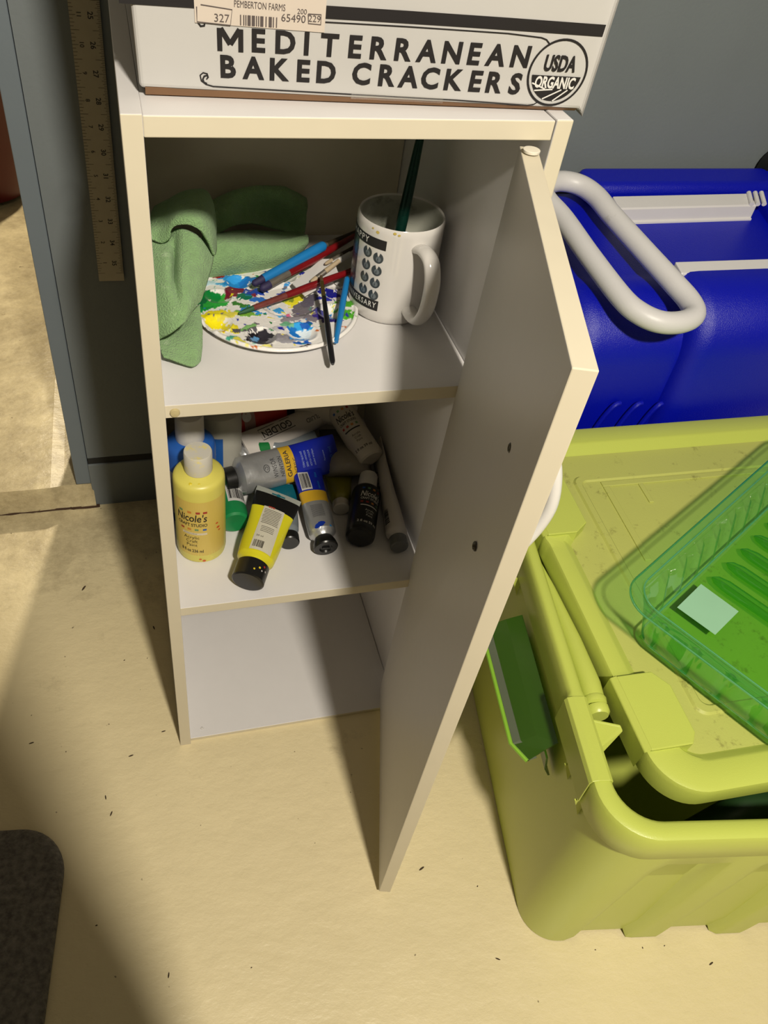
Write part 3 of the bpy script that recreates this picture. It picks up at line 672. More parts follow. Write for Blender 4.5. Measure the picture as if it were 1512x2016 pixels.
    for i in range(na):
        a = 2*PI*i/na; V.append(((RR+.0006)*math.cos(a), (RR+.0006)*math.sin(a), 0.0062)); C.append(base)
    for i in range(na):
        a = 2*PI*i/na; V.append(((RR-.004)*math.cos(a), (RR-.004)*math.sin(a), 0.0056)); C.append(base)
    for i in range(na):
        Fc.append((nr*na+i, nr*na+(i+1) % na, k+(i+1) % na, k+i)); Fc.append((k+i, k+(i+1) % na, k+na+(i+1) % na, k+na+i))
    mesh('tray', V, Fc, attr_mat('painted_plastic', 0.28, 0.3, 300, coat=0.2), root, True, colors=C)
    for wx, wy, wr in wells:   # the undersides of the wells are the palette's feet
        MB().lathe([(0, 0), (wr*.5, 0), (wr*.62, .0012), (wr*.3, .0018), (0, .0018)], 20).build('well_foot', white_pl, root, True, matrix=T(wx, wy, 0))
palette()

# ================================================================== CLOTH
def cloth():
    cm = mat('green_microfibre', '93ba7e', 0.95, alb=.78, var=0.18, scale=120, bump=2.4, bscale=700, sheen=0.15, dirt='c9ddb4', dirtscale=26, dirtcut=0.6)
    b = MB()
    def net(rows, nu=7, nv=7, amp=0.0012, seed=0):
        G = [[AT(u, v, 1, y) for (u, v, y) in r] for r in rows]
        G = [crs(r, nu) for r in G]; n = len(G[0]); cols = [crs([r[i] for r in G], nv) for i in range(n)]
        L_ = []
        for j in range(len(cols[0])):
            row = []
            for i in range(n):
                p = cols[i][j].copy()
                d = amp*(noise.noise(p*60+Vector((seed, 0, 0))) + 0.45*noise.noise(p*170+Vector((0, seed, 0))))
                p += Vector((0.3*d, -d, d)); p.z = max(p.z, Z1+0.0022); p.x = max(p.x, TH+0.0025); p.y = min(p.y, DP-0.0075); row.append(tuple(p))
            L_.append(row)
        b.loft(L_, 0, False)
    # lower tail
    net([[(300,640,.125),(345,632,.118),(378,612,.118),(392,600,.125)],
         [(305,665,.098),(345,662,.092),(385,650,.094),(397,640,.102)],
         [(315,690,.078),(350,692,.074),(385,690,.073),(396,683,.080)],
         [(322,702,.068),(352,713,.062),(380,722,.058),(393,712,.066)]], seed=2)
    # front drape with its hem
    net([[(298,452,.175),(330,462,.168),(345,452,.160),(362,452,.152),(392,468,.146),(419,505,.146)],
         [(300,500,.148),(330,505,.135),(344,512,.142),(358,505,.130),(390,515,.125),(414,530,.132)],
         [(305,560,.118),(330,560,.106),(345,562,.111),(360,560,.101),(385,562,.104),(402,566,.115)],
         [(308,615,.096),(335,610,.086),(352,606,.084),(368,600,.086),(384,592,.096),(394,590,.106)],
         [(312,668,.083),(333,658,.076),(350,646,.074),(362,634,.077),(376,612,.088),(388,600,.098)]], seed=5)
    # hood: the arched fold over the drape
    net([[(296,470,.158),(318,478,.150),(333,470,.146),(338,452,.146),(352,442,.142),(376,443,.138),(398,458,.136),(413,482,.138),(421,503,.141)],
         [(296,448,.166),(316,452,.158),(330,444,.152),(340,432,.148),(354,424,.144),(380,424,.142),(402,434,.143),(417,458,.148),(424,492,.152)],
         [(298,425,.182),(316,420,.178),(332,412,.176),(346,402,.174),(362,396,.172),(386,394,.170),(405,402,.172),(418,430,.176),(424,470,.180)],
         [(306,408,.205),(320,400,.205),(336,392,.205),(350,384,.205),(366,378,.205),(388,374,.203),(405,378,.200),(418,405,.200),(424,450,.202)],
         [(310,420,.245),(324,415,.245),(338,410,.245),(352,405,.245),(368,400,.245),(388,398,.245),(405,400,.240),(418,420,.235),(424,455,.230)]], 5, 6, seed=9)
    # rolled part to the right, and the crumple behind it
    net([[(385,556,.200),(420,550,.203),(460,546,.207),(510,537,.213),(560,518,.220),(598,490,.232)],
         [(388,530,.190),(420,525,.192),(465,518,.197),(515,512,.203),(565,498,.213),(606,476,.228)],
         [(392,492,.196),(420,486,.200),(465,480,.205),(515,478,.212),(565,474,.222),(606,464,.238)],
         [(398,470,.212),(422,468,.215),(462,464,.222),(515,468,.228),(565,472,.236),(604,466,.250)],
         [(400,468,.230),(422,462,.235),(462,456,.242),(500,455,.250),(545,458,.258),(596,458,.264)]], seed=14)
    net([[(402,470,.228),(425,462,.232),(455,446,.238),(490,440,.250),(540,450,.262),(596,468,.266)],
         [(404,440,.236),(428,430,.240),(458,415,.246),(495,412,.262),(545,430,.272),(602,440,.268)],
         [(408,415,.250),(432,400,.252),(462,385,.256),(505,378,.262),(560,385,.264),(604,410,.270)],
         [(410,400,.262),(436,388,.266),(466,376,.268),(510,368,.272),(562,370,.276),(602,392,.282)],
         [(412,420,.288),(440,410,.288),(470,400,.288),(512,392,.288),(562,392,.289),(600,405,.290)]], seed=21, amp=.002)
    o = b.build('microfibre_cloth', cm, None, True, 180)
    mod(o, 'SOLIDIFY', thickness=0.0026, offset=0)
    tag(o, 'crumpled light green microfibre cloth heaped beside the paint palette', 'cloth')
cloth()

# ================================================================== PAINTS on the lower shelf
S2 = Z2 + 0.0003
def cylmap(R_, a0=-PI/2, eps=0.0002):
    return lambda x, z: ((R_+eps)*math.cos(a0 + x/R_), (R_+eps)*math.sin(a0 + x/R_), z)
def scatter(rnd, n, x0, x1, z0, z1): return [(rnd.uniform(x0, x1), rnd.uniform(z0, z1)) for _ in range(n)]
sq = [mat('print_red', 'b03a2a', 0.5), mat('print_orange', 'd58a3a', 0.5), mat('print_green', '6f9a6a', 0.5), mat('print_blue', '2f62b5', 0.5), mat('print_yellow', 'd9b73c', 0.5)]
def craft_print(root, R_, z0, sc, inkm, a0=-PI/2, top=True, oz='2 fl oz 59 ml', skew=0.0):
    """label print of a craft paint bottle: squares, script name, studio line, squares, bar, three lines, volume"""
    p = Print(cylmap(R_, a0)); s = sc
    p.text("Nicole's", 0, z0+.062*s, .0150*s, 0, bold=.018, italic=.3); p.text('CRAFT STUDIO', 0, z0+.0525*s, .0062*s, 0, bold=.02, space=1.1)
    p.text('Acrylic', 0, z0+.0325*s, .0060*s, 0); p.text('Craft', 0, z0+.0265*s, .0060*s, 0); p.text('Paint', 0, z0+.0205*s, .0060*s, 0)
    p.text(oz, 0, z0+.0100*s, .0066*s, 0, bold=.02)
    for i, (x, c) in enumerate(((-.0165, 2), (-.0055, 1), (.0035, 5), (.0140, 1))): p.rect((x-.002)*s, z0+.0730*s, (x+.002)*s, z0+.0765*s, (3, 2, 1, 1)[i] if i != 1 else 2, 2)
    for i, x in enumerate((-.0165, -.0060, .0045, .0150)): p.rect((x-.002)*s, z0+.0445*s, (x+.002)*s, z0+.0480*s, (1, 2, 3, 4)[i], 2)
    p.build('label_print', [inkm] + sq, root)
cream = mat('label_cream', 'e7dcc0', 0.5)
# --- large yellow bottle
P = AT(396, 1112, 2, Z2); YB = Vector((0.0447, 0.0965, S2))
yb = mat('yellow_paint_plastic', 'e6dc6a', 0.38, var=0.05, dirt='efe36a', dirtscale=12, dirtcut=0.6)
ang = math.atan2(CAM.y-YB.y, CAM.x-YB.x)
yt = thing('paint_bottle', 'tall yellow paint bottle with stained white cap standing at the left of the shelf', 'paint bottle', T(*YB))
MB().lathe([(0,0.0012),(0.0225,0.0005),(0.0262,0.0025),(0.0272,0.008),(0.0270,0.1080),(0.0266,0.1125),(0.0252,0.1152),(0.0225,0.1165),(0.0130,0.1195),(0.0118,0.1215)], 56).build('body', yb, yt, True, 40)
cap_w = mat('stained_white_cap', 'dcd8cc', 0.45, var=0.04, dirt='e2cf49', dirtscale=75, dirtcut=0.53)
MB().lathe([(0.0128,0.1195),(0.0142,0.1198),(0.0145,0.1210),(0.0145,0.1430),(0.0138,0.1445),(0,0.1445)], 40).build('cap', cap_w, yt, True, 40)
p = Print(cylmap(0.0271, ang, .0001)); p.rect(-.030, .014, .030, .0965, 0, 24, 1); p.build('label', [mat('yellow_label', 'e2c764', 0.4, var=0.05)], yt)
p = Print(cylmap(0.0271, ang-0.32, .0003)); inkY = mat('brown_black_print', '2e261a', 0.5)
p.text("Nicole's", -.002, .0725, .0150, 0, bold=.016, italic=.15, width=.034); p.text('CRAFT STUDIO', -.001, .0625, .0062, 0, bold=.02, width=.033)
p.text('Acrylic', -.002, .0430, .0062, 0); p.text('Craft', -.002, .0370, .0062, 0); p.text('Paint', -.002, .0310, .0062, 0); p.text('8 fl oz 236 ml', -.002, .0215, .0066, 0, bold=.02, width=.025)
for x, c in ((-.013, 3), (-.003, 2), (.006, 1), (.0135, 1)): p.rect(x-.0022, .0800, x+.0022, .0830, c, 2)
for x, c in ((-.012, 1), (-.004, 2), (.004, 3), (.0125, 4)): p.rect(x-.0020, .0545, x+.0020, .0572, c, 2)
p.rect(-.012, .0478, .015, .0510, 5, 8)
p.text('primary yellow', -.003, .0494, .0024, 0)
p.build('label_print', [inkY] + sq[:4] + [cream], yt)
for (x, z, r, c) in ((.018,.060,.0018,0),(.0195,.053,.0022,0),(.021,.048,.0016,0),(-.002,.0085,.0016,0),(.002,.0060,.0020,0)):
    q = Print(cylmap(0.0272, ang, .0004)); q.disc(x, z, r, r*.7, 0, 8); q.build('paint_spot', [mat('orange_spot', 'd8562a', 0.5)], yt)
for (x, y, r) in ((-.010,-.018,.0022),(-.0015,-.0195,.0020),(-.004,-.0145,.0014)):
    MB().lathe([(r, 0), (r*.7, .0008), (0, .0010)], 9).build('paint_spot', mat('yellow_blob', 'e8d535', 0.4), yt, True, matrix=T(x, y, .1165))
# --- blue bottle behind it, tall white cap, white barcode label
blu = mat('blue_paint_plastic', '2a62b8', 0.35, var=0.05)
BB = Vector((0.0412, 0.1500, S2)); bt_ = thing('paint_bottle', 'blue paint bottle with tall white cap and barcode label behind the yellow bottle', 'paint bottle', T(*BB))
MB().lathe([(0,0.001),(0.023,0.0005),(0.0268,0.0035),(0.0272,0.010),(0.0270,0.104),(0.0262,0.110),(0.0235,0.1135),(0.0180,0.1155),(0.0140,0.1180)], 48).build('body', blu, bt_, True, 40)
MB().lathe([(0.0150,0.1150),(0.0155,0.1160),(0.0152,0.1480),(0.0142,0.1492),(0,0.1492)], 40).build('cap', white_pl, bt_, True, 40)
ang2 = math.atan2(CAM.y-BB.y, CAM.x-BB.x)
p = Print(cylmap(0.0271, ang2, .0002)); p.rect(-.040, .018, .040, .082, 0, 24); p.build('label', [mat('white_label', 'd9d8d4', 0.5)], bt_)
p = Print(cylmap(0.0271, ang2, .0004)); p.bars(-.019, .022, -.004, .048, 0, 16, False, 4)
for i in range(12): p.rect(-.019, .052+.0022*i, -.004-.001*(i % 3), .0528+.0022*i, 0, 2)
p.build('label_print', [ink], bt_)
# --- teal bottle, further back
TB = Vector((0.0790, 0.2050, S2)); tt_ = thing('paint_bottle', 'blue bottle with dark teal cap in the back left shade of the shelf', 'paint bottle', T(*TB))
MB().lathe([(0,0.001),(0.022,0.0005),(0.0255,0.0035),(0.0260,0.010),(0.0257,0.104),(0.0245,0.110),(0.0200,0.1135),(0.0140,0.1180)], 40).build('body', mat('greyish_white_plastic', 'b5b3a8', 0.45), tt_, True, 40)
MB().lathe([(0.0150,0.1160),(0.0150,0.1480),(0.0140,0.1492),(0,0.1492)], 32).build('cap', mat('dark_teal_plastic', '143c50', 0.35), tt_, True, 40)
p = Print(cylmap(0.0260, -2.0)); p.rect(-.02, .02, .012, .085, 0, 16); p.build('label', [mat('blue_label', '1f5aa8', 0.5)], tt_)

def bottle_lying(label, p0, p1, R_, body, capm, inkm, face, sc=1.0, caplen=0.024, ptxt=True, base=None, lab=None):
    """p0: middle of the bottle's base, p1: end of the cap"""
    M_ = axis_frame(p0, p1, face); L_ = (Vector(p1)-Vector(p0)).length; t_ = thing('paint_bottle', label, 'paint bottle', M_)
    hb = L_ - caplen
    MB().lathe([(0,0.0012,0),(R_*.80,0.0,0),(R_*.96,0.002,0),(R_,0.006,0),(R_,0.012,0 if base is None else 1),(R_,hb-.010,0),(R_*.93,hb-.005,0),(R_*.62,hb-.001,0)], 40).build('body', [body, base or body], t_, True, 40)
    MB().lathe([(R_*.62,hb-.003),(R_*.68,hb-.002),(R_*.66,L_-.001),(R_*.60,L_),(0,L_)], 32).build('cap', capm, t_, True, 40)
    if lab:
        p = Print(cylmap(R_, -PI/2, .0001)); p.rect(-R_*1.6, .010, R_*1.6, hb-.012, 0, 20); p.build('label', [lab], t_)
    return t_, hb
def camface(p): return CAM - Vector(p)
# --- black craft bottle, base towards the viewer
p0, p1 = AT(708, 1060, 2, Z2+.0178), AT(726, 938, 2, Z2+.0178)
t_, hb = bottle_lying('black craft paint bottle with white cap lying with its base to the front', p0, p1, 0.0172, mat('black_paint_plastic', '15171a', 0.3), white_pl, ink_w, Vector((.15,-.5,1)), base=mat('dark_grey_plastic', '2a2f32', 0.35))
def craft_small(t_, R_, hb, inkm, a0):
    p = Print(cylmap(R_, a0, .0003)); k = hb/0.086
    p.text("Nicole's", 0, .0600*k, .0125, 0, bold=.016, italic=.25, width=.026); p.text('CRAFT STUDIO', 0, .0520*k, .0048, 0, bold=.02, width=.024)
    for i, x in enumerate((-.010, -.0035, .003, .0095)): p.rect(x-.0016, .0690*k, x+.0016, .0720*k, (4, 3, 2, 1)[i], 2); p.rect(x-.0016, .0445*k, x+.0016, .0475*k, (1, 1, 2, 3)[i], 2)
    p.rect(-.011, .0395*k, .011, .0412*k, 0, 8); p.text('Acrylic', .001, .0325*k, .0042, 0); p.text('Craft', .001, .0280*k, .0042, 0); p.text('Paint', .001, .0235*k, .0042, 0)
    p.text('2 fl oz 59 ml', 0, .0130*k, .0050, 0, bold=.02); p.build('label_print', [inkm] + sq, t_)
craft_small(t_, 0.0172, hb, ink_w, -PI/2+.05)
# --- white craft bottle, lying across the others, base towards lower right
wb = mat('white_paint_plastic', 'd7cfc0', 0.4)
p0, p1 = AT(731, 905, 2, Z2+.033), AT(648, 775, 2, Z2+.062)
p1 = p0 + (p1-p0).normalized()*0.112
t_, hb = bottle_lying('white craft paint bottle with dark print lying on the pile, back right', p0, p1, 0.0175, wb, white_pl, ink, camface(p0) + Vector((0,0,.3)))
craft_small(t_, 0.0175, hb, mat('brown_black_print', '2e261a', 0.5), -PI/2-.1)
# --- second white bottle behind, white pouch like tube at the back wall
p0, p1 = AT(700, 822, 2, Z2+.046), AT(606, 800, 2, Z2+.050)
p1 = p0 + (p1-p0).normalized()*0.105
bottle_lying('white paint bottle lying at the very back behind the white craft bottle', p0, p1, 0.0165, wb, white_pl, ink, (0,-.5,1))
# --- green bottle, round green base to the front, right of the yellow bottle
p0, p1 = AT(463, 1030, 2, Z2+.0172), AT(440, 935, 2, Z2+.0172)
p1 = p0 + (p1-p0).normalized()*0.105
t_, hb = bottle_lying('green paint bottle with white barcode label lying behind the yellow bottle', p0, p1, 0.0168, mat('green_paint_plastic', '1c8a4c', 0.35), white_pl, ink, Vector((.5,-.4,1)))
p = Print(cylmap(0.0168, -PI/2, .0002)); p.rect(-.012, .020, .012, .070, 0, 12); p.build('label', [mat('white_label', 'd9d8d4', 0.5)], t_)
p = Print(cylmap(0.0168, -PI/2, .0004)); p.bars(-.010, .024, .010, .040, 0, 14, True, 8)
for i in range(9): p.rect(-.010, .044+.0026*i, .009-.002*(i % 2), .0448+.0026*i, 0, 4)
p.build('label_print', [ink], t_)

def tube(label, p_cap, p_end, face, R_, wend, bands, capm, capR, capL, shoulder=None, hang=False, twist=0.0, wob=0.0, thick_end=0.0016, capstyle='round'):
    """squeezable paint tube; local Z runs from cap to crimp. bands: (t0, t1, material)"""
    M_ = axis_frame(p_cap, p_end, face); L_ = (Vector(p_end)-Vector(p_cap)).length
    t_ = thing('paint_tube', label, 'paint tube', M_)
    if capstyle == 'round': prof = [(0,0),(capR*.90,0),(capR,.0012),(capR,capL-.001),(capR*.93,capL)]
    elif capstyle == 'flare': prof = [(0,.002),(capR*.45,.002),(capR*.55,0),(capR*.93,0),(capR,.0016),(capR*.92,capL*.55),(capR*.72,capL)]
    b = MB().lathe(prof, 40)
    if capstyle == 'flare': b.box(-capR*.3, -capR*.08, .0002, capR*.3, capR*.08, .0035)
    b.build('cap', capm, t_, True, 30)
    z0 = capL; zs = L_
    def ab(z):   # half width, half thickness at z
        t = max(0, min(1, (z-z0-.006)/(zs-z0-.006))); e = t**1.15
        w_ = R_*(1-t) + wend/2*t + (wend/2*0.02*math.sin(t*9)); h_ = R_*(1-e) + thick_end*e
        return w_, h_
    def off(x, z): return wob*noise.noise(Vector((x*55, z*45, R_*900+twist*7)))
    cols = []; ms = []; n = 44
    if shoulder is None: shoulder = bands[0][2]
    rings = [(capR*.70, z0-.0005), (capR*.72, z0+.0005), (R_*.82, z0+.0035), (R_, z0+.0065)]
    loops = [[(r*math.cos(2*PI*i/n), r*math.sin(2*PI*i/n), z) for i in range(n)] for r, z in rings]; mi = [0]*3
    ms = [shoulder]; NZ = 40
    zz = sorted(set([z0+.0065+(zs-z0-.0065)*k/NZ for k in range(1, NZ+1)]))
    for z in zz:
        w_, h_ = ab(z); t = (z-z0)/(zs-z0); q = 2.0
        lp = []
        for i in range(n):
            c, s_ = math.cos(2*PI*i/n), math.sin(2*PI*i/n); x = w_*c; y = h_*s_
            ph = twist*t; y += off(x, z)*min(1, t*4)*(1 if t < .97 else .4)
            lp.append((x*math.cos(ph)-y*math.sin(ph), x*math.sin(ph)+y*math.cos(ph), z))
        loops.append(lp); tm = (z-z0)/(zs-z0) - 0.5/NZ
        m_ = next((b_[2] for b_ in bands if b_[0] <= tm <= b_[1]), bands[-1][2])
        if m_ not in ms: ms.append(m_)
        mi.append(ms.index(m_))
    b = MB(); b.loft(loops, mi, True, True, True); b.build('body', ms, t_, True, 50)
    def mp(x, z, eps=.00035):
        w_, h_ = ab(z); y = -h_*math.sqrt(max(0, 1-(x/w_)**2)) ; t = (z-z0)/(zs-z0)
        y += off(x, z)*min(1, t*4)*(1 if t < .97 else .4) - eps
        ph = twist*t; return (x*math.cos(ph)-y*math.sin(ph), x*math.sin(ph)+y*math.cos(ph), z)
    if hang:   # euro slot in the clear end
        p = Print(mp); p.line([(-.008, L_-.0055), (.008, L_-.0055)], .0022, 0); p.disc(0, L_-.0055, .0026, .0024, 0, 14); p.build('hang_slot', [hang], t_)
    return t_, L_, mp
yel_band = mat('yellow_label_band', 'dcb02e', 0.4); cob = mat('cobalt_label', '1226a8', 0.4, var=0.08)
clear_end = mat('frosted_tube_end', '8e9188', 0.3, var=0.1)
# --- Galeria silver tube lying across the pile
pc, pe = AT(440, 946, 2, Z2+.036), AT(664, 890, 2, Z2+.034)
t_, L_, mp = tube('silver tube with yellow band and wide blue end lying across the pile', pc, pe, camface(pc)+Vector((0,0,.1)), .0228, .046,
    [(0,.43,silver),(.43,.555,yel_band),(.555,1,cob)], black_pl, .0145, .014, wob=.0030)
p = Print(mp); p.text('GALERIA', 0, L_*.526, .0086, 0, rot=PI, bold=.012, width=.032); p.text('ACRYLIC', .004, L_*.588, .0055, 0, rot=PI, bold=.012, width=.019)
p.text('WINSOR', .001, L_*.40, .0082, 0, rot=PI, space=1.1, width=.024); p.text('NEWTON', .001, L_*.46, .0072, 0, rot=PI, width=.024)
p.line([(.0045*math.cos(a), L_*.33+.0035*math.sin(a)) for a in [PI*2*i/20 for i in range(21)]], .0007); p.line([(.002*math.cos(a), L_*.33+.0018*math.sin(a)) for a in [PI*1.6*i/12 for i in range(13)]], .0006)
p.build('label_print', [mat('dark_grey_print', '2c2c30', 0.5)], t_)
p = Print(mp)
for k in range(4): p.text(('COBALT BLUE HUE', 'SERIES 1 IMITATION', 'ACRYLIC COLOUR', 'couleur acrylique')[k], -.001, L_*(.66+.035*k), .0036, 0, rot=PI, width=.020)
p.text('Permanent', 0, L_*.86, .003, 0, rot=PI); p.text('120 ml', .002, L_*.93, .0060, 1, rot=PI, width=.020); p.build('label_print', [mat('pale_blue_print', 'a9bce8', 0.5), mat('mid_blue_print', '4f7fd0', 0.5)], t_)
# --- second silver tube under it
pc, pe = AT(447, 912, 2, Z2+.030), AT(580, 858, 2, Z2+.024)
tube('plain silver tube with black cap half hidden under the wide blue ended tube', pc, pe, (0,-.4,1), .0165, .040, [(0,1,silver)], black_pl, .0125, .013, wob=.002)
# --- silver / yellow / blue tube pointing to the front
pc, pe = AT(642, 1080, 2, Z2+.0135), AT(602, 918, 2, Z2+.030)
t_, L_, mp = tube('silver tube with blue paint smear, barcode and black cap pointing to the front', pc, pe, Vector((.1,-.55,1)), .0158, .036,
    [(0,.43,silver),(.43,.60,yel_band),(.60,1,cob)], black_pl, .0142, .014, wob=.0016, capstyle='flare')
p = Print(mp); p.rect(-.0135, L_*.66, -.001, L_*.90, 0, 6, 4); p.build('label', [mat('white_label', 'd9d8d4', 0.5)], t_)
p = Print(lambda x, z: mp(x, z, .0006)); p.bars(-.0125, L_*.68, -.002, L_*.88, 0, 14, True, 5)
for k in range(12): p.rect(-.010, L_*(.25+.013*k)+.006, .004, L_*(.25+.013*k)+.0064, 0, 4)
p.build('label_print', [ink], t_)
p = Print(mp); p.text('titanium', .008, L_*.72, .004, 0, rot=PI/2); p.text('blue', .0075, L_*.86, .005, 0, rot=PI/2); p.build('label_print', [mat('cyan_print', '1f86d2', 0.5)], t_)
p = Print(mp)
bm_ = mat('blue_smear', '1438a8', 0.3)
p.disc(-.0055, .0235, .0050, .0028, 0, 9); p.disc(-.0030, .0255, .0046, .0026, 0, 8); p.disc(-.0085, .0215, .0028, .0022, 0, 8); p.disc(.0070, .0215, .0016, .0013, 1, 8); p.build('paint_spot', [bm_, mat('cyan_print', '1f86d2', 0.5)], t_)
# --- yellow and black tube at the front
pc, pe = AT(487, 1146, 2, Z2+.0190), AT(550, 972, 2, Z2+.036)
ylt = mat('lemon_paint_tube', 'e8e02a', 0.3, var=0.06)
t_, L_, mp = tube('lemon yellow tube with black band and big black cap at the shelf front', pc, pe, Vector((.05,-.5,1)), .0205, .054,
    [(0,.72,ylt),(.72,.93,black_pl),(.93,1.0,mat('clear_tube_end', 'a6aaa2', 0.25))], black_pl, .0180, .022, hang=mat('teal_slot', '1c6a78', 0.4))
p = Print(mp); p.rect(-.0115, L_*.24, .0130, L_*.775, 0, 10, 8); p.build('label', [mat('pale_label', 'ddd8c4', 0.5)], t_)
p = Print(lambda x, z: mp(x, z, .0006)); rr = random.Random(5)
for k in range(10): p.rect(-.0090-.001*rr.random(), L_*(.735-.019*k), .0095+.001*rr.random(), L_*(.735-.019*k)+.0007, 0, 6)
for k in range(4): p.rect(-.007, L_*(.520-.019*k), .008, L_*(.520-.019*k)+.0006, 0, 6)
p.bars(-.0095, L_*.27, .002, L_*.35, 0, 14, True, 2); p.text('59 ml', -.005, L_*.40, .0035, 0)
p.build('label_print', [mat('brown_black_print', '2e261a', 0.5)], t_)
p = Print(mp); p.rect(-.007, L_*.765, .001, L_*.785, 0, 4); p.build('label_print', [mat('print_red', 'b03a2a', 0.5)], t_)
for (a_, z_, r_, c_) in ((-1.2,.012,.0013,'e8d12a'),(-1.5,.008,.0011,'e8d12a'),(-.9,.016,.0014,'a02830'),(-1.0,.010,.0010,'c8c4c0'),(-.7,.012,.0012,'b8b4b0')):
    q = Print(cylmap(.0180, a_, .0002)); q.disc(0, z_, r_, r_, 0, 8); q.build('paint_spot', [mat('spot_'+c_, c_, 0.4)], t_)
# --- olive tube with white cap
pc, pe = AT(672, 1003, 2, Z2+.0105), AT(665, 925, 2, Z2+.0085)
olv = mat('olive_yellow_tube', '8f8a1e', 0.35, var=0.1)
t_, L_, mp = tube('small olive yellow tube with milky white cap between the silver tube and black bottle', pc, pe, (0,-.4,1), .0125, .038, [(0,.84,olv),(.84,1,clear_end)], mat('milky_cap', 'd3cdc0', 0.3, coat=.3), .0100, .012)
# --- white tube standing on its edge along the right wall
pc, pe = AT(787, 1078, 2, Z2+.0135), Vector((0.2805, 0.2150, Z2+.021))
t_, L_, mp = tube('long white tube with grey cap lying against the right cabinet wall', pc, pe, Vector((-1,-.25,.15)), .0125, .036, [(0,1,mat('white_tube_foil', 'cfc9c2', 0.35, var=.04))], mat('smoky_grey_cap', '6c6e70', 0.25), .0105, .014, wob=.001)
p = Print(mp); p.text('LIQUITEX', -.004, L_*.62, .011, 0, rot=PI/2, bold=.01, width=None); p.bars(.002, .030, .009, .052, 0, 14, False, 9); p.text('59 ml', -.006, .034, .005, 0, rot=PI/2)
p.build('label_print', [ink], t_)
# --- teal striped tube under the lemon one, black faceted cap showing
pc, pe = AT(571, 1070, 2, Z2+.0115), AT(556, 955, 2, Z2+.012)
t_, L_, mp = tube('clear grey tube with teal band and black cap behind the lemon yellow tube', pc, pe, (0,-.5,1), .0118, .034, [(0,.52,mat('grey_clear_tube', '7d858a', 0.25)),(.52,1,mat('teal_tube_band', '146a7c', 0.35))], black_pl, .0112, .012)
# --- white tube with boxed name, upside down, upper middle
pc, pe = AT(655, 806, 2, Z2+.040), AT(483, 880, 2, Z2+.046)
wt = mat('white_tube_foil', 'cfc9c2', 0.35, var=.04)
t_, L_, mp = tube('white tube with boxed black lettering lying across the back of the pile', pc, pe, camface(pc)+Vector((0,0,.4)), .0140, .036, [(0,1,wt)], white_pl, .0100, .014, wob=.0008)
p = Print(mp); p.text('GOLDEN', .0045, L_*.66, .0125, 0, rot=PI/2, bold=.014, width=.042)
x0, x1, z0, z1 = -.0025, .0120, L_*.66-.0235, L_*.66+.0235
p.line([(x0,z0),(x0,z1),(x1,z1),(x1,z0),(x0,z0)], .0009); p.text('FLUID', -.003, L_*.30, .008, 0, rot=PI/2)
p.build('label_print', [ink], t_)
# --- clear tube below it, small green cap showing
pc, pe = AT(505, 885, 2, Z2+.036), AT(625, 868, 2, Z2+.024)
tube('empty grey clear tube with small green cap just behind the yellow label band', pc, pe, (0,-.5,1), .0110, .034, [(0,1,mat('grey_clear_tube', '7d858a', 0.25))], mat('green_cap', '1a7a3c', 0.35), .0115, .014, wob=.001)
# --- white ridged bottle with printed label, left of the silver tubes
p0, p1 = AT(455, 893, 2, Z2+.034), AT(395, 862, 2, Z2+.034)
p1 = p0+(p1-p0).normalized()*.075
t_, hb = bottle_lying('small white bottle with fine printed lines beside the silver tube shoulders', p0, p1, .0150, wb, white_pl, ink, (0.1,-.5,1))
p = Print(cylmap(.0150, -PI/2, .0003))
for k in range(9): p.rect(-.012, .008+.0042*k, .012, .0092+.0042*k, 0, 8)
p.build('label_print', [mat('dark_grey_print', '2c2c30', 0.5)], t_)
# --- red tube with black cap at the back
pc, pe = AT(418, 838, 2, Z2+.042), AT(590, 806, 2, Z2+.048)
rd = mat('scarlet_paint_tube', 'c22a12', 0.35, var=.06)
t_, L_, mp = tube('big scarlet tube with pale stripe and black cap at the back of the shelf', pc, pe, (0,-1,.25), .0225, .046, [(0,.14,rd),(.14,.30,mat('pale_red_stripe', 'b9948a', .5)),(.30,.80,rd),(.80,1,black_pl)], black_pl, .0215, .024)
p = Print(mp); p.disc(-.012, L_*.36, .006, .006, 0, 18); p.build('label_print', [white_pl], t_)
# --- dusty clear plastic bag right of the blue tube end
b = MB(); rows = []
for j in range(9):
    rows.append([tuple(AT(628+95*i/10+10*j/8, 846+92*j/8-3*i/10, 2, Z2+.010+.030*math.sin(PI*min(1, (8-j)/8+.12))*math.sin(PI*(i+.6)/11.2)**.6 + .002*noise.noise(Vector((i, j, 1))))) for i in range(11)])
b.loft(rows, 0, False)
o = b.build('plastic_bag', mat('dusty_plastic', '9a9386', 0.3, var=.15, scale=60, bump=1, bscale=60), None, True, 180); mod(o, 'SOLIDIFY', thickness=.0006, offset=0)
tag(o, 'dusty crumpled clear plastic bag behind the olive tube', 'bag')

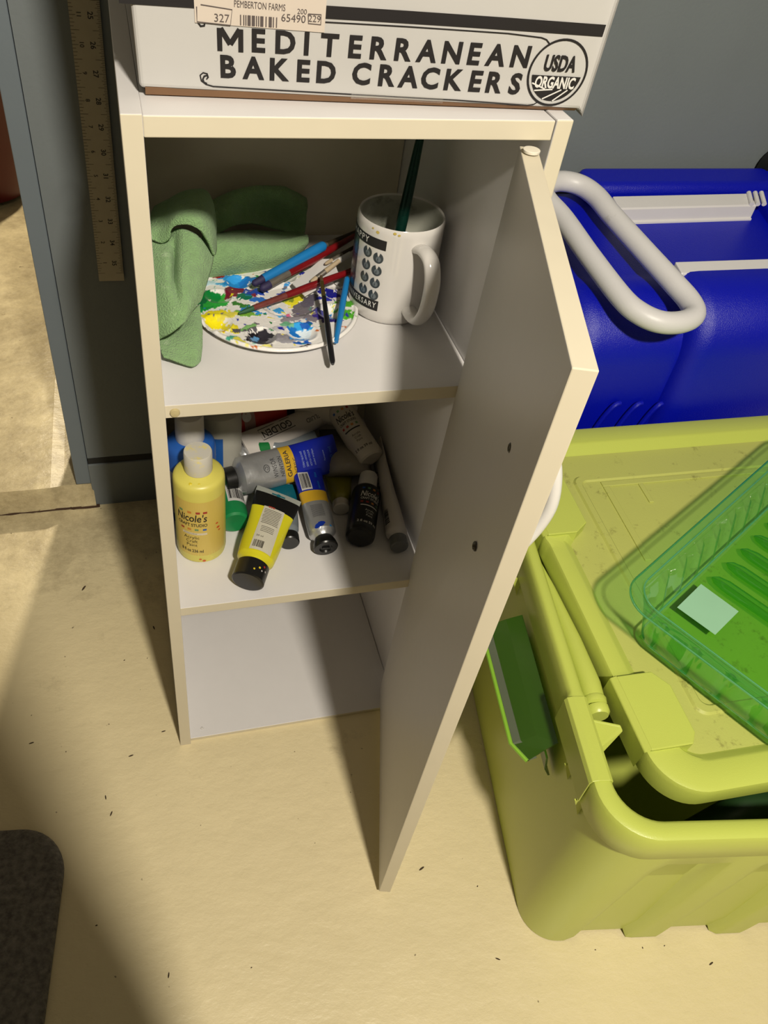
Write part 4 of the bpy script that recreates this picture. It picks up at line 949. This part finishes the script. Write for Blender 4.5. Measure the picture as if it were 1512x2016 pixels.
# ================================================================== LIME STORAGE BIN
lime = mat('lime_plastic', 'c7d260', 0.36, alb=0.85, var=0.03, scale=9, bump=0.12, bscale=700)
lime_d = mat('lime_plastic_dusty', 'c4c869', 0.5, alb=0.83, var=0.06, scale=9, dirt='6b6330', dirtscale=42, dirtcut=0.575, bump=0.15, bscale=500)
BA = math.radians(-9.5)
BZ = 0.340
BIN = thing('storage_bin', 'lime green plastic storage bin, open, standing right of the cabinet door', 'storage bin', T(0.3235, -0.3240, 0) @ Rz(BA))
BW_, BD = 0.56, 0.478
def binloop(e, z, r=0.042, groove=0.0, foot=0.0, mid=0.0):
    n_, sd = 10, 60
    L_ = rrect(e, e, BW_-e, BD-e, r, z, n_, sd); out = []
    for (x, y, z_) in L_:
        if groove and abs(y-e) < 1e-4 and 0.075 < x < BW_-.05:      # upright flutes in the front wall
            ph = ((x-0.075) % 0.104)/0.104
            g = min(1, max(0, ph/.10)) if ph < .55 else min(1, max(0, (.65-ph)/.10)); y += groove*(g if ph < .65 else 0)
            if foot and ph < .62: z_ += foot*min(1, g*1.2)
        if mid and abs(x-e) < 1e-4 and 0.135 < y < 0.330: x += mid
        out.append((x, y, z_))
    return out
b = MB()
b.loft([binloop(.050, .018, .030), binloop(.032, .016, .034), binloop(.024, .0008, .038, .014, .016), binloop(.0225, .018, .038, .014), binloop(.0150, .14, .040, .012), binloop(.0105, .245, .041, .009), binloop(.0095, .262, .041, 0), binloop(.0078, .300, .042)], 0, True, True)
b.build('body', lime, BIN, True, 30)
b = MB(); b.loft([binloop(.0078, .2995, .042), binloop(.0012, .3005, .044, mid=.002), binloop(.0, .302, .045, mid=.002), binloop(-.0008, .334, .046, mid=.003), binloop(.0010, .3385, .045, mid=.003), binloop(.0040, BZ, .043, mid=.002), binloop(.0135, BZ, .036, mid=-.001), binloop(.0165, .338, .034, mid=-.001), binloop(.0180, .334, .033), binloop(.0200, .30, .032)], 0)
b.build('rim', lime, BIN, True, 40)
b = MB(); b.loft([binloop(.0200, .3005, .032), binloop(.0270, .05, .030), binloop(.032, .006, .03), binloop(.1, .0055, .02)], 0, True, False, True)
b.build('inner_wall', lime, BIN, True, 40)
# raised corner sections of the left rim, with their step
def rimcap(y0, y1):
    b = MB(); sec = [(-.0022,.303),(-.0030,.336),(-.0012,.3402),(.0040,.3420),(.0140,.3420),(.0172,.3400),(.0178,.334)]
    b.loft([[(x, y0, z) for x, z in sec], [(x, y1, z) for x, z in sec]], 0, False); o = b.build('rim_step', lime, BIN, False); mod(o, 'SOLIDIFY', thickness=.0012); bevel(o, .0006); return o
rimcap(.050, .130); rimcap(.335, .395)
# rolled hinge bar inside the left rim and the small locking tab
b = MB(); b.tube([(.022,.315,.318),(.024,.27,.321),(.028,.20,.325),(.030,.150,.327),(.030,.136,.326)], [.002,.006,.0095,.0110,.0105], 20)
b.lathe([(.0105,0),(.0118,.003),(.0110,.007),(.0080,.0085),(.0112,.0105),(.0112,.016),(.009,.019),(0,.019)], 20, 0, T(.030,.137,.326) @ Matrix.Rotation(PI/2, 4, 'X'))
b.build('hinge_bar', lime, BIN, True, 40)
b = MB(); q = [(.014,.112,.335),(.044,.106,.333),(.046,.103,.330),(.026,.090,.300),(.014,.090,.300)]
b.loft([q, [(x, y-.002, z) for x, y, z in q]], 0, True, True, True); bevel(b.build('locking_tab', lime, BIN), .0007)
# small triangular gussets under the rim, outside left
for yy in (.052, .010+.075, .30):
    b = MB(); q = [(.0075,yy,.300),(-.0035,yy,.300),(.0082,yy,.270)]
    b.loft([q, [(x, y+.0018, z) for x, y, z in q]], 0, True, True, True).build('gusset', lime, BIN)
# flared clear green latch on the left side
gr_l = clear_mat('latch_green', (.30,.52,.05), 0.03, 0.25, 0.62, lin('4f7d1e'))
gr_e = mat('latch_lit_edge', '8fc43a', 0.3)  # lit outer edge of the latch, painted in as a brighter green
LB = Matrix(BIN.matrix_world).inverted()
def bl_(u, v, z): return LB @ AT(u, v, 2, z)
y0, y1 = .108, .262
outer = [(-.0225, y0, .262), (-.0345, y0+.018, .262), (-.0370, y1-.020, .262), (-.0370, y1, .262)]
b = MB(); b.loft([[(.002, p[1]+(.006 if k == 0 else 0), .286) for k, p in enumerate(outer)], [(-.014+.004*(k == 0), p[1]+.003*(k == 0), .278) for k, p in enumerate(outer)], outer], 0, False)
o = b.build('latch', gr_l, BIN, False); mod(o, 'SOLIDIFY', thickness=.0022)
b = MB(); b.loft([[(-.004, p[1], .268) for p in outer], [(.001, p[1], .245) for p in outer], [(.008, p[1], .232) for p in outer]], 0, False)
o2 = b.build('latch_web', gr_l, o, False); mod(o2, 'SOLIDIFY', thickness=.002)
b = MB(); b.tube([(p[0]-.0005, p[1], p[2]) for p in outer], .0021, 8); b.build('latch_edge', gr_e, o, True)
b = MB(); b.loft([[(p[0]+.0012, p[1], p[2]+.0014) for p in outer], [(p[0]+.0075, p[1], p[2]+.0065) for p in outer]], 0, False)
mod(b.build('frosted_strip', clear_mat('frosted_strip', (.5,.55,.42), .1, .3, .7, lin('8f9a80')), o), 'SOLIDIFY', thickness=.0006)
# something dark green inside the bin, seen in the gap at the front
gp = AT(1490, 1612, 2, 0.26)
b = MB(); b.tube(crs([(gp.x-.05, gp.y+.01, .20),(gp.x-.01, gp.y+.014, .235),(gp.x+.02, gp.y+.02, .240),(gp.x+.07, gp.y+.014, .225)], 8), .016, 16)
o = b.build('green_cable_bundle', mat('dark_green_plastic', '23421c', 0.5), None, True, 60); tag(o, 'dark green rounded thing inside the lime bin, seen through the front gap', 'bundle')

# ================================================================== LID, dropped crooked into the bin
LA = math.radians(-2.0)
lc = AT(1243, 1530, 2, 0.347)
LID = thing('bin_lid', 'lime green bin lid with dusty sunken panel lying crooked in the bin', 'lid', T(0.3880, -0.3020, 0.3395) @ Rz(LA) @ Matrix.Rotation(math.radians(2.0), 4, 'X') @ Matrix.Rotation(math.radians(-1.0), 4, 'Y'))
LW, LD = 0.52, 0.452
def lidloop(e, z, r, step=0.0, wide=0.0, mid=(.115, .285), zm=0.0):
    L_ = rrect(e, e, LW-e, LD-e, r, z, 12, 60); out = []
    for (x, y, z_) in L_:
        if x < LW*.3 and abs(x-e) < 1e-4 and mid[0] < y < mid[1]: x += step; z_ += zm
        out.append((x, y, z_))
    return out
b = MB()
b.loft([lidloop(.006, -.030, .040), lidloop(.003, -.030, .042), lidloop(.0005, -.006, .044, .003), lidloop(.002, -.0015, .043, .003, zm=-.002), lidloop(.006, .0, .040, .003, zm=-.003),
        lidloop(.026, .0, .030, -.006, zm=-.003), lidloop(.029, -.001, .028, -.006, zm=-.003), lidloop(.036, -.010, .022, -.006), lidloop(.038, -.0112, .021, -.006)], 0)
b.build('rim', lime, LID, True, 34)
def panel_fill():
    b = MB(); b.loft([lidloop(.038, -.0112, .021, -.006), lidloop(.046, -.0114, .018), lidloop(.072, -.0114, .012), lidloop(.074, -.0092, .011), lidloop(.080, -.0092, .009), lidloop(.082, -.0110, .008)], 0, True, False, True)
    return b.build('sunken_panel', lime_d, LID, True, 34)
panel_fill()
# corner wings where the rim widens (front left and back left)
def wing(y0, y1, flip):
    b = MB(); pts = [(.0045, y0), (.045, y0), (.052, y0+.010), (.052, y1-.016), (.040, y1), (.0045, y1)] if not flip else [(.0045, y0), (.038, y0), (.054, y0+.012), (.054, y1), (.0045, y1)]
    b.loft([[(x, y, .0004) for x, y in pts], [(x, y, .0030) for x, y in pts]], 0, True, True, True)
    b.loft([[(x, y, -.012) for x, y in pts], [(x, y, .0012) for x, y in pts]], 0, True, False, False)
    b.loft([[(-.0012, y0, -.028), (-.0012, y1, -.028)], [(-.0012, y0, .0), (-.0012, y1, .0)], [(.0045, y0, .003), (.0045, y1, .003)]], 0, False)
    o = b.build('corner_wing', lime, LID, False); bevel(o, .0012, 3, 50)
wing(.043, .116, False); wing(.288, .400, True)
# raised back border ridge and embossed channel lines on the panel
b = MB()
for x0, y0, x1, y1 in ((.105, .360, .40, .368), (.105, .250, .113, .360), (.150, .330, .156, .360)):
    b.box(x0, y0, -.0112, x1, y1, -.0094)
bevel(b.build('panel_ribs', lime_d, LID), .0012)

# ================================================================== CLEAR GREEN TRAY on the lid
g_t = clear_mat('clear_green_plastic', (.60,.92,.68), 0.05, 0.06, 0.07, lin('86d8a4'))
g_b = clear_mat('clear_green_base', (.50,.86,.38), 0.03, 0.08, 0.07, lin('6cc95c'))
TA = math.radians(29)
zt, zb = 0.412, 0.3475
c_ = AT(1222, 1165, 2, zt)
TR = thing('plastic_tray', 'clear green ribbed plastic food tray with a blank label lying on the lid', 'tray', T(c_.x, c_.y, zb) @ Rz(TA))
TWD, TDP = 0.40, 0.215      # local x runs to the back right, local y is measured towards the viewer (negative)
hh = zt-zb
def trl(e, z, r, rib=0.0, n_=10, sd=150):
    L_ = rrect(e, -TDP+e, TWD-e, -e, r, z, n_, sd); out = []
    for i, (x, y, z_) in enumerate(L_):
        if rib:
            if abs(y+e) < 1e-4 or abs(y+TDP-e) < 1e-4: g = math.cos(x/.034*PI)**10; y += -rib*g if abs(y+e) < 1e-4 else rib*g
            elif abs(x-e) < 1e-4 or abs(x-TWD+e) < 1e-4: g = math.cos((y+.01)/.034*PI)**10; x += rib*g if abs(x-e) < 1e-4 else -rib*g
        out.append((x, y, z_))
    return out
b = MB(); b.loft([trl(-.0015, hh-.0065, .0325), trl(-.0010, hh-.001, .032), trl(.001, hh, .031), trl(.006, hh, .028), trl(.0075, hh-.003, .027), trl(.0095, hh-.0045, .026), trl(.0105, hh-.012, .026)], 0)
o = b.build('rim', g_t, TR, True, 60)
b = MB(); b.loft([trl(.0105, hh-.012, .026), trl(.0125, hh-.016, .025, .0045), trl(.0170, hh*.45, .024, .0050), trl(.0215, .012, .022, .0045), trl(.0235, .004, .020), trl(.0280, .0008, .017)], 0)
o = b.build('ribbed_wall', g_t, TR, True, 60)
b = MB()
N1, N2 = 120, 60; V = []
for j in range(N2+1):
    for i in range(N1+1):
        x = .028+(TWD-.056)*i/N1; y = -TDP+.028+(TDP-.056)*j/N2; z = .0008
        d = min(x-.028, TWD-.028-x, y+TDP-.028, -.028-y)
        
        r = math.hypot(x-.118, y+.150)
        if .020 < r < .026 and x <= .13: z += .003*math.sin((r-.020)/.006*PI)
        V.append((x, y, z))
Fc = [(j*(N1+1)+i, j*(N1+1)+i+1, (j+1)*(N1+1)+i+1, (j+1)*(N1+1)+i) for j in range(N2) for i in range(N1)]
mesh('base', V, Fc, g_b, TR, True)
# ribs of the base, edge beads and the slits in the wall
g_e = clear_mat('clear_green_bead', (.62,.92,.70), 0.10, 0.05, 0.45, lin('8fdcae'))
for k in range(7):
    x = .158 + .032*k; b = MB(); loops = []
    for j, y in enumerate((-TDP+.036, -TDP+.041, -TDP+.052, -.052, -.041, -.036)):
        f_ = (0.15, .7, 1, 1, .7, .15)[j]; loops.append([(x+.0085*f_*math.cos(a), y, .0012+.0062*f_*math.sin(a)) for a in [PI*i/10 for i in range(11)]])
    b.loft(loops, 0, False); b.build('base_rib', g_b, TR, True, 70)
def bead(e, z, r, rad):
    P = trl(e, z, r); MB().tube(P, rad, 6, 0, True).build('edge_bead', g_e, TR, True)
bead(-.0012, hh-.0055, .032, .0011); bead(.008, hh-.0005, .027, .0009); bead(.025, .0025, .019, .0011)
for k in range(7):
    x = .022+.033*k; b = MB(); b.tube([(x, -TDP+.0135, hh-.018), (x+.001, -TDP+.0185, hh*.45), (x+.001, -TDP+.0225, .008)], .0007, 6); b.build('wall_slit', mat('dark_green_crease', '1d6b38', .4), TR, True)
# blank pale label on the base
TI = TR.matrix_world.inverted(); q = [TI @ AT(u, v, 2, zb+.004) for u, v in ((1333,1196),(1380,1150),(1454,1204),(1408,1250))]
b = MB(); b.loft([[(p.x, p.y, .0040) for p in q], [(p.x, p.y, .0043) for p in q]], 0, True, True, True)
b.build('label', mat('mint_label', 'a8dcb4', 0.5, var=.05, scale=25), TR)
# ================================================================== BLUE COOLER
cb = mat('cobalt_cooler_plastic', '0210b0', 0.34, alb=.9, var=0.06, scale=8, bump=0.5, bscale=900)
cw = mat('cooler_white_plastic', 'efedec', 0.42, var=0.03, dirt='aeab9a', dirtscale=12, dirtcut=0.62, bump=0.1, bscale=400)
CO = thing('cooler', 'cobalt blue wheeled cooler with white tow handle behind the lime bin', 'cooler', T(0,0,0))
def topz(y): return 0.478 + 0.21*(y-0.17)
def profile(dy, dz, y0=.178, y1=.432, r=.075, n_=12):
    """y-z outline of the body, front bottom round the top to back bottom"""
    P = [(y0+.020, 0.035), (y0+.006, 0.15), (y0-dy, 0.30)]
    yc, zc = y0-dy+r, topz(y0+r)+dz-r
    for i in range(n_+1):
        a = PI - (PI/2+0.2)*i/n_; P.append((yc+r*math.cos(a), zc+r*math.sin(a)))
    P += [(y1-.05, topz(y1-.05)+dz), (y1-.022, topz(y1-.022)+dz), (y1-.006, topz(y1)+dz-.008), (y1, topz(y1)+dz-.022), (y1, .30), (y1-.006, .035)]
    return P
def xloft(name, xs, dys, dzs, m, parent, **k):
    b = MB(); loops = [[(x, y, z) for y, z in profile(dy, dz, **k)] for x, dy, dz in zip(xs, dys, dzs)]
    b.loft(loops, 0, True, True, True); return b.build(name, m, parent, True, 30)
X0, XM, X1 = 0.500, 0.640, 1.02
xloft('body', [X0, X0+.004, X0+.014, X0+.03, X1-.02, X1], [-.022,-.010,-.003,0,0,-.02], [-.022,-.010,-.003,0,0,-.02], cb, CO)
# proud centre section of the front
b = MB(); loops = []
for x, d in ((XM, -.004), (XM+.003, .008), (XM+.012, .017), (XM+.026, .021), (.90, .021), (.97, .018), (.985, -.004)):
    P = [(p[0]-(d if p[0] < .30 else 0), p[1]+(d*.9 if p[1] > .40 else 0)) for p in profile(0, 0)][:16]
    P = [(y, z) for y, z in P if y < .262]; loops.append([(x, y, z) for y, z in P] + [(x, .262, topz(.262)-.02), (x, .24, .05)])
mn = min(len(l) for l in loops); b.loft([l[:mn-2]+l[-2:] for l in loops], 0, True, True, True); b.build('front_section', cb, CO, True, 40)
# raised back rail of the lid and raised right block, leaving the sunken middle
def slab3(name, x0, x1, y0, y1, h0, h1, m, parent, bw=.006):
    b = MB(); b.add([(x0,y0,topz(y0)+h0),(x1,y0,topz(y0)+h0),(x1,y1,topz(y1)+h0),(x0,y1,topz(y1)+h0),(x0,y0,topz(y0)+h1),(x1,y0,topz(y0)+h1),(x1,y1,topz(y1)+h1),(x0,y1,topz(y1)+h1)],
        [(0,3,2,1),(4,5,6,7),(0,1,5,4),(1,2,6,5),(2,3,7,6),(3,0,4,7)])
    o = b.build(name, m, parent); bevel(o, bw, 4, 30)
    for p in o.data.polygons: p.use_smooth = True
    o.data.set_sharp_from_angle(angle=math.radians(45)); return o
slab3('lid_back_rail', .585, .98, .395, .4385, -.03, .024, cb, CO, .010)
slab3('lid_end_block', .845, 1.0, .205, .400, -.03, .019, cb, CO, .012)
# louvre slots low on the front left
for k in range(4):
    P = AT(1205+43*k, 790, 1, .176)
    b = MB(); q = [(-.013,0),(.011,0),(.013,.003),(.009,.006),(-.012,.006)]
    b.tube(crs([(-.012,-.0005,-.045),(-.006,-.001,-.02),(.002,-.002,0),(.010,-.001,.003)], 5), .0035, 10)
    b.build('vent_rib', cb, CO, True, matrix=T(P.x, .1735, P.z-.004))
# white tow handle: stadium loop + two arms let into the lid
def hp_(u, v, dz=0.026):   # ray hits the sloping handle plane z = topz(y)+dz
    d = RX*((u-U0)/F) + RD*((v-V0)/F) + RF; t = (0.478-0.21*0.17+dz + 0.21*CAM.y - CAM.z)/(d.z-0.21*d.y); return CAM + d*t
ctr = [(1098,357),(1138,363),(1172,385),(1205,424),(1268,494),(1325,556),(1358,594),(1366,620),(1342,634),(1300,634),(1258,616),(1222,584),(1160,503),(1110,432),(1078,396),(1068,372)]
pts = crs([hp_(*p) for p in ctr], 7, True)
hob = MB().tube(pts, .0128, 18, closed=True).build('handle_loop', cw, CO, True, 80)
def arm(u0, v0, u1, v1, wd, hgt, ribs):
    a, c = hp_(u0, v0, .020), hp_(u1, v1, .020); c.y = a.y + (c.y-a.y)*.3; c.z = topz(c.y)+.020
    dx_ = (c-a).normalized(); b = MB(); e = (0, wd)
    sec = [(0, -.034), (0, -.018), (.0025, -.018), (.0025, -.002), (.004, 0), (wd, 0.21*wd), (wd, -.03)]
    b.loft([[tuple(a + Vector((0, y, z))) for y, z in sec], [tuple(c + Vector((0, y, z))) for y, z in sec]], 0, True, True, True)
    o = b.build('handle_arm', cw, hob); bevel(o, .0012, 2)
    if ribs:
        b = MB()
        for k in range(3):
            q = c + Vector((-.014+.010*k, 0, .001)); b.tube([q + Vector((.004, .002, 0)), q + Vector((.012, wd-.001, .21*wd))], .0032, 10)
        b.build('grip_ribs', cw, hob, True)
arm(1222, 412, 1488, 398, .026, .03, True)
arm(1345, 540, 1560, 532, .022, .02, False)
# wheel at the hidden left back, black
for x in (.508,):
    MB().lathe([(0,-.018),(.045,-.018),(.052,-.012),(.052,.012),(.045,.018),(0,.018)], 32).build('wheel', black_pl, CO, True, 40, matrix=T(x+.02, .412, .055) @ Matrix.Rotation(PI/2, 4, 'Y'))
# black round object right of the cooler, and the dark thing behind the handle
P = AT(1548, 342, 1, 0.42)
o = MB().lathe([(0,0),(.028,.001),(.033,.006),(.034,.018),(.030,.024),(.012,.027),(0,.027)], 32).build('wall_fitting', black_pl, None, True, 40, matrix=T(P.x, .4495, P.z) @ Matrix.Rotation(PI/2, 4, 'X'))
tag(o, 'black round fitting on the grey wall above the right end of the cooler', 'wall fitting')
b = MB(); P = AT(1128, 395, 1, .425)
b.lathe([(0,0),(.040,0),(.046,.006),(.046,P.z-.012),(.040,P.z),(.030,P.z+.002),(0,P.z+.002)], 30)
o = b.build('black_canister', mat('matt_black_plastic', '121214', 0.6), None, True, 40, matrix=T(.448, .385, 0)); tag(o, 'matt black canister between cabinet and blue cooler, behind the white handle', 'canister')

# ================================================================== PHOTOGRAPHER, behind the camera (casts the soft shadow at lower left)
def person():
    J = {}; E_ = []
    def j(n, x, y, z, r): J[n] = ((x, y, z), r)
    ox, oy = -0.118, -0.640
    j('pelvis', ox, oy-.01, .93, (.205,.120)); j('waist', ox, oy+.0, 1.08, (.185,.110)); j('chest', ox, oy-.01, 1.27, (.160,.115)); j('neck0', ox, oy-.01, 1.43, (.075,.07))
    j('neck', ox, oy+.01, 1.50, (.055,.055)); j('head', ox, oy+.04, 1.58, (.078,.088)); j('crown', ox, oy+.03, 1.68, (.070,.080))
    for s_, sx in (('r', 1), ('l', -1)):
        j('hip'+s_, ox+sx*.100, oy-.01, .84, (.120,.11)); j('knee'+s_, ox+sx*.115, oy+.0, .49, (.080,.075)); j('ank'+s_, ox+sx*.105, oy-.03, .10, (.045,.045))
        j('toe'+s_, ox+sx*.115, oy+.10, .035, (.040,.028)); j('sh'+s_, ox+sx*.120, oy-.01, 1.39, (.062,.062)); j('elb'+s_, ox+sx*.118, oy-.05, 1.12, (.045,.045))
        j('wri'+s_, ox+.05+sx*.070, oy+.055, .985, (.028,.028))
    ed = [('pelvis','waist'),('waist','chest'),('chest','neck0'),('neck0','neck'),('neck','head'),('head','crown')]
    for s_ in 'rl': ed += [('pelvis','hip'+s_),('hip'+s_,'knee'+s_),('knee'+s_,'ank'+s_),('ank'+s_,'toe'+s_),('neck0','sh'+s_),('sh'+s_,'elb'+s_),('elb'+s_,'wri'+s_)]
    for s_, sx in (('r', 1), ('l', -1)):   # palms and five separate fingers
        wx, wy, wz = J['wri'+s_][0]; j('palm'+s_, wx-sx*.010, wy+.020, wz-.055, (.030,.016)); ed.append(('wri'+s_, 'palm'+s_))
        for k in range(4):
            fx = wx-sx*.010+(k-1.5)*.019; L1 = (.030,.034,.032,.025)[k]
            j('f%d%s' % (k, s_), fx, wy+.026, wz-.085, (.009,.009)); j('g%d%s' % (k, s_), fx, wy+.020, wz-.085-L1, (.008,.008)); ed += [('palm'+s_, 'f%d%s' % (k, s_)), ('f%d%s' % (k, s_), 'g%d%s' % (k, s_))]
        j('t'+s_, wx-sx*.042, wy+.028, wz-.060, (.010,.010)); j('u'+s_, wx-sx*.050, wy+.030, wz-.085, (.009,.009)); ed += [('palm'+s_, 't'+s_), ('t'+s_, 'u'+s_)]
    names = list(J); idx = {n: i for i, n in enumerate(names)}
    me = bpy.data.meshes.new('person'); me.from_pydata([J[n][0] for n in names], [(idx[a], idx[b_]) for a, b_ in ed], []); me.materials.append(mat('dark_clothing', '3a4048', 0.9, var=.1))
    o = bpy.data.objects.new('person', me); COL.objects.link(o)
    o.modifiers.new('skin', 'SKIN').use_smooth_shade = True
    for i, n in enumerate(names):
        r = J[n][1]; me.skin_vertices[0].data[i].radius = r; me.skin_vertices[0].data[i].use_root = (n == 'pelvis')
    mod(o, 'SUBSURF', levels=1, render_levels=2)
    tag(o, 'person in dark clothes standing at lower left behind the viewpoint, both hands held forward', 'person')
person()
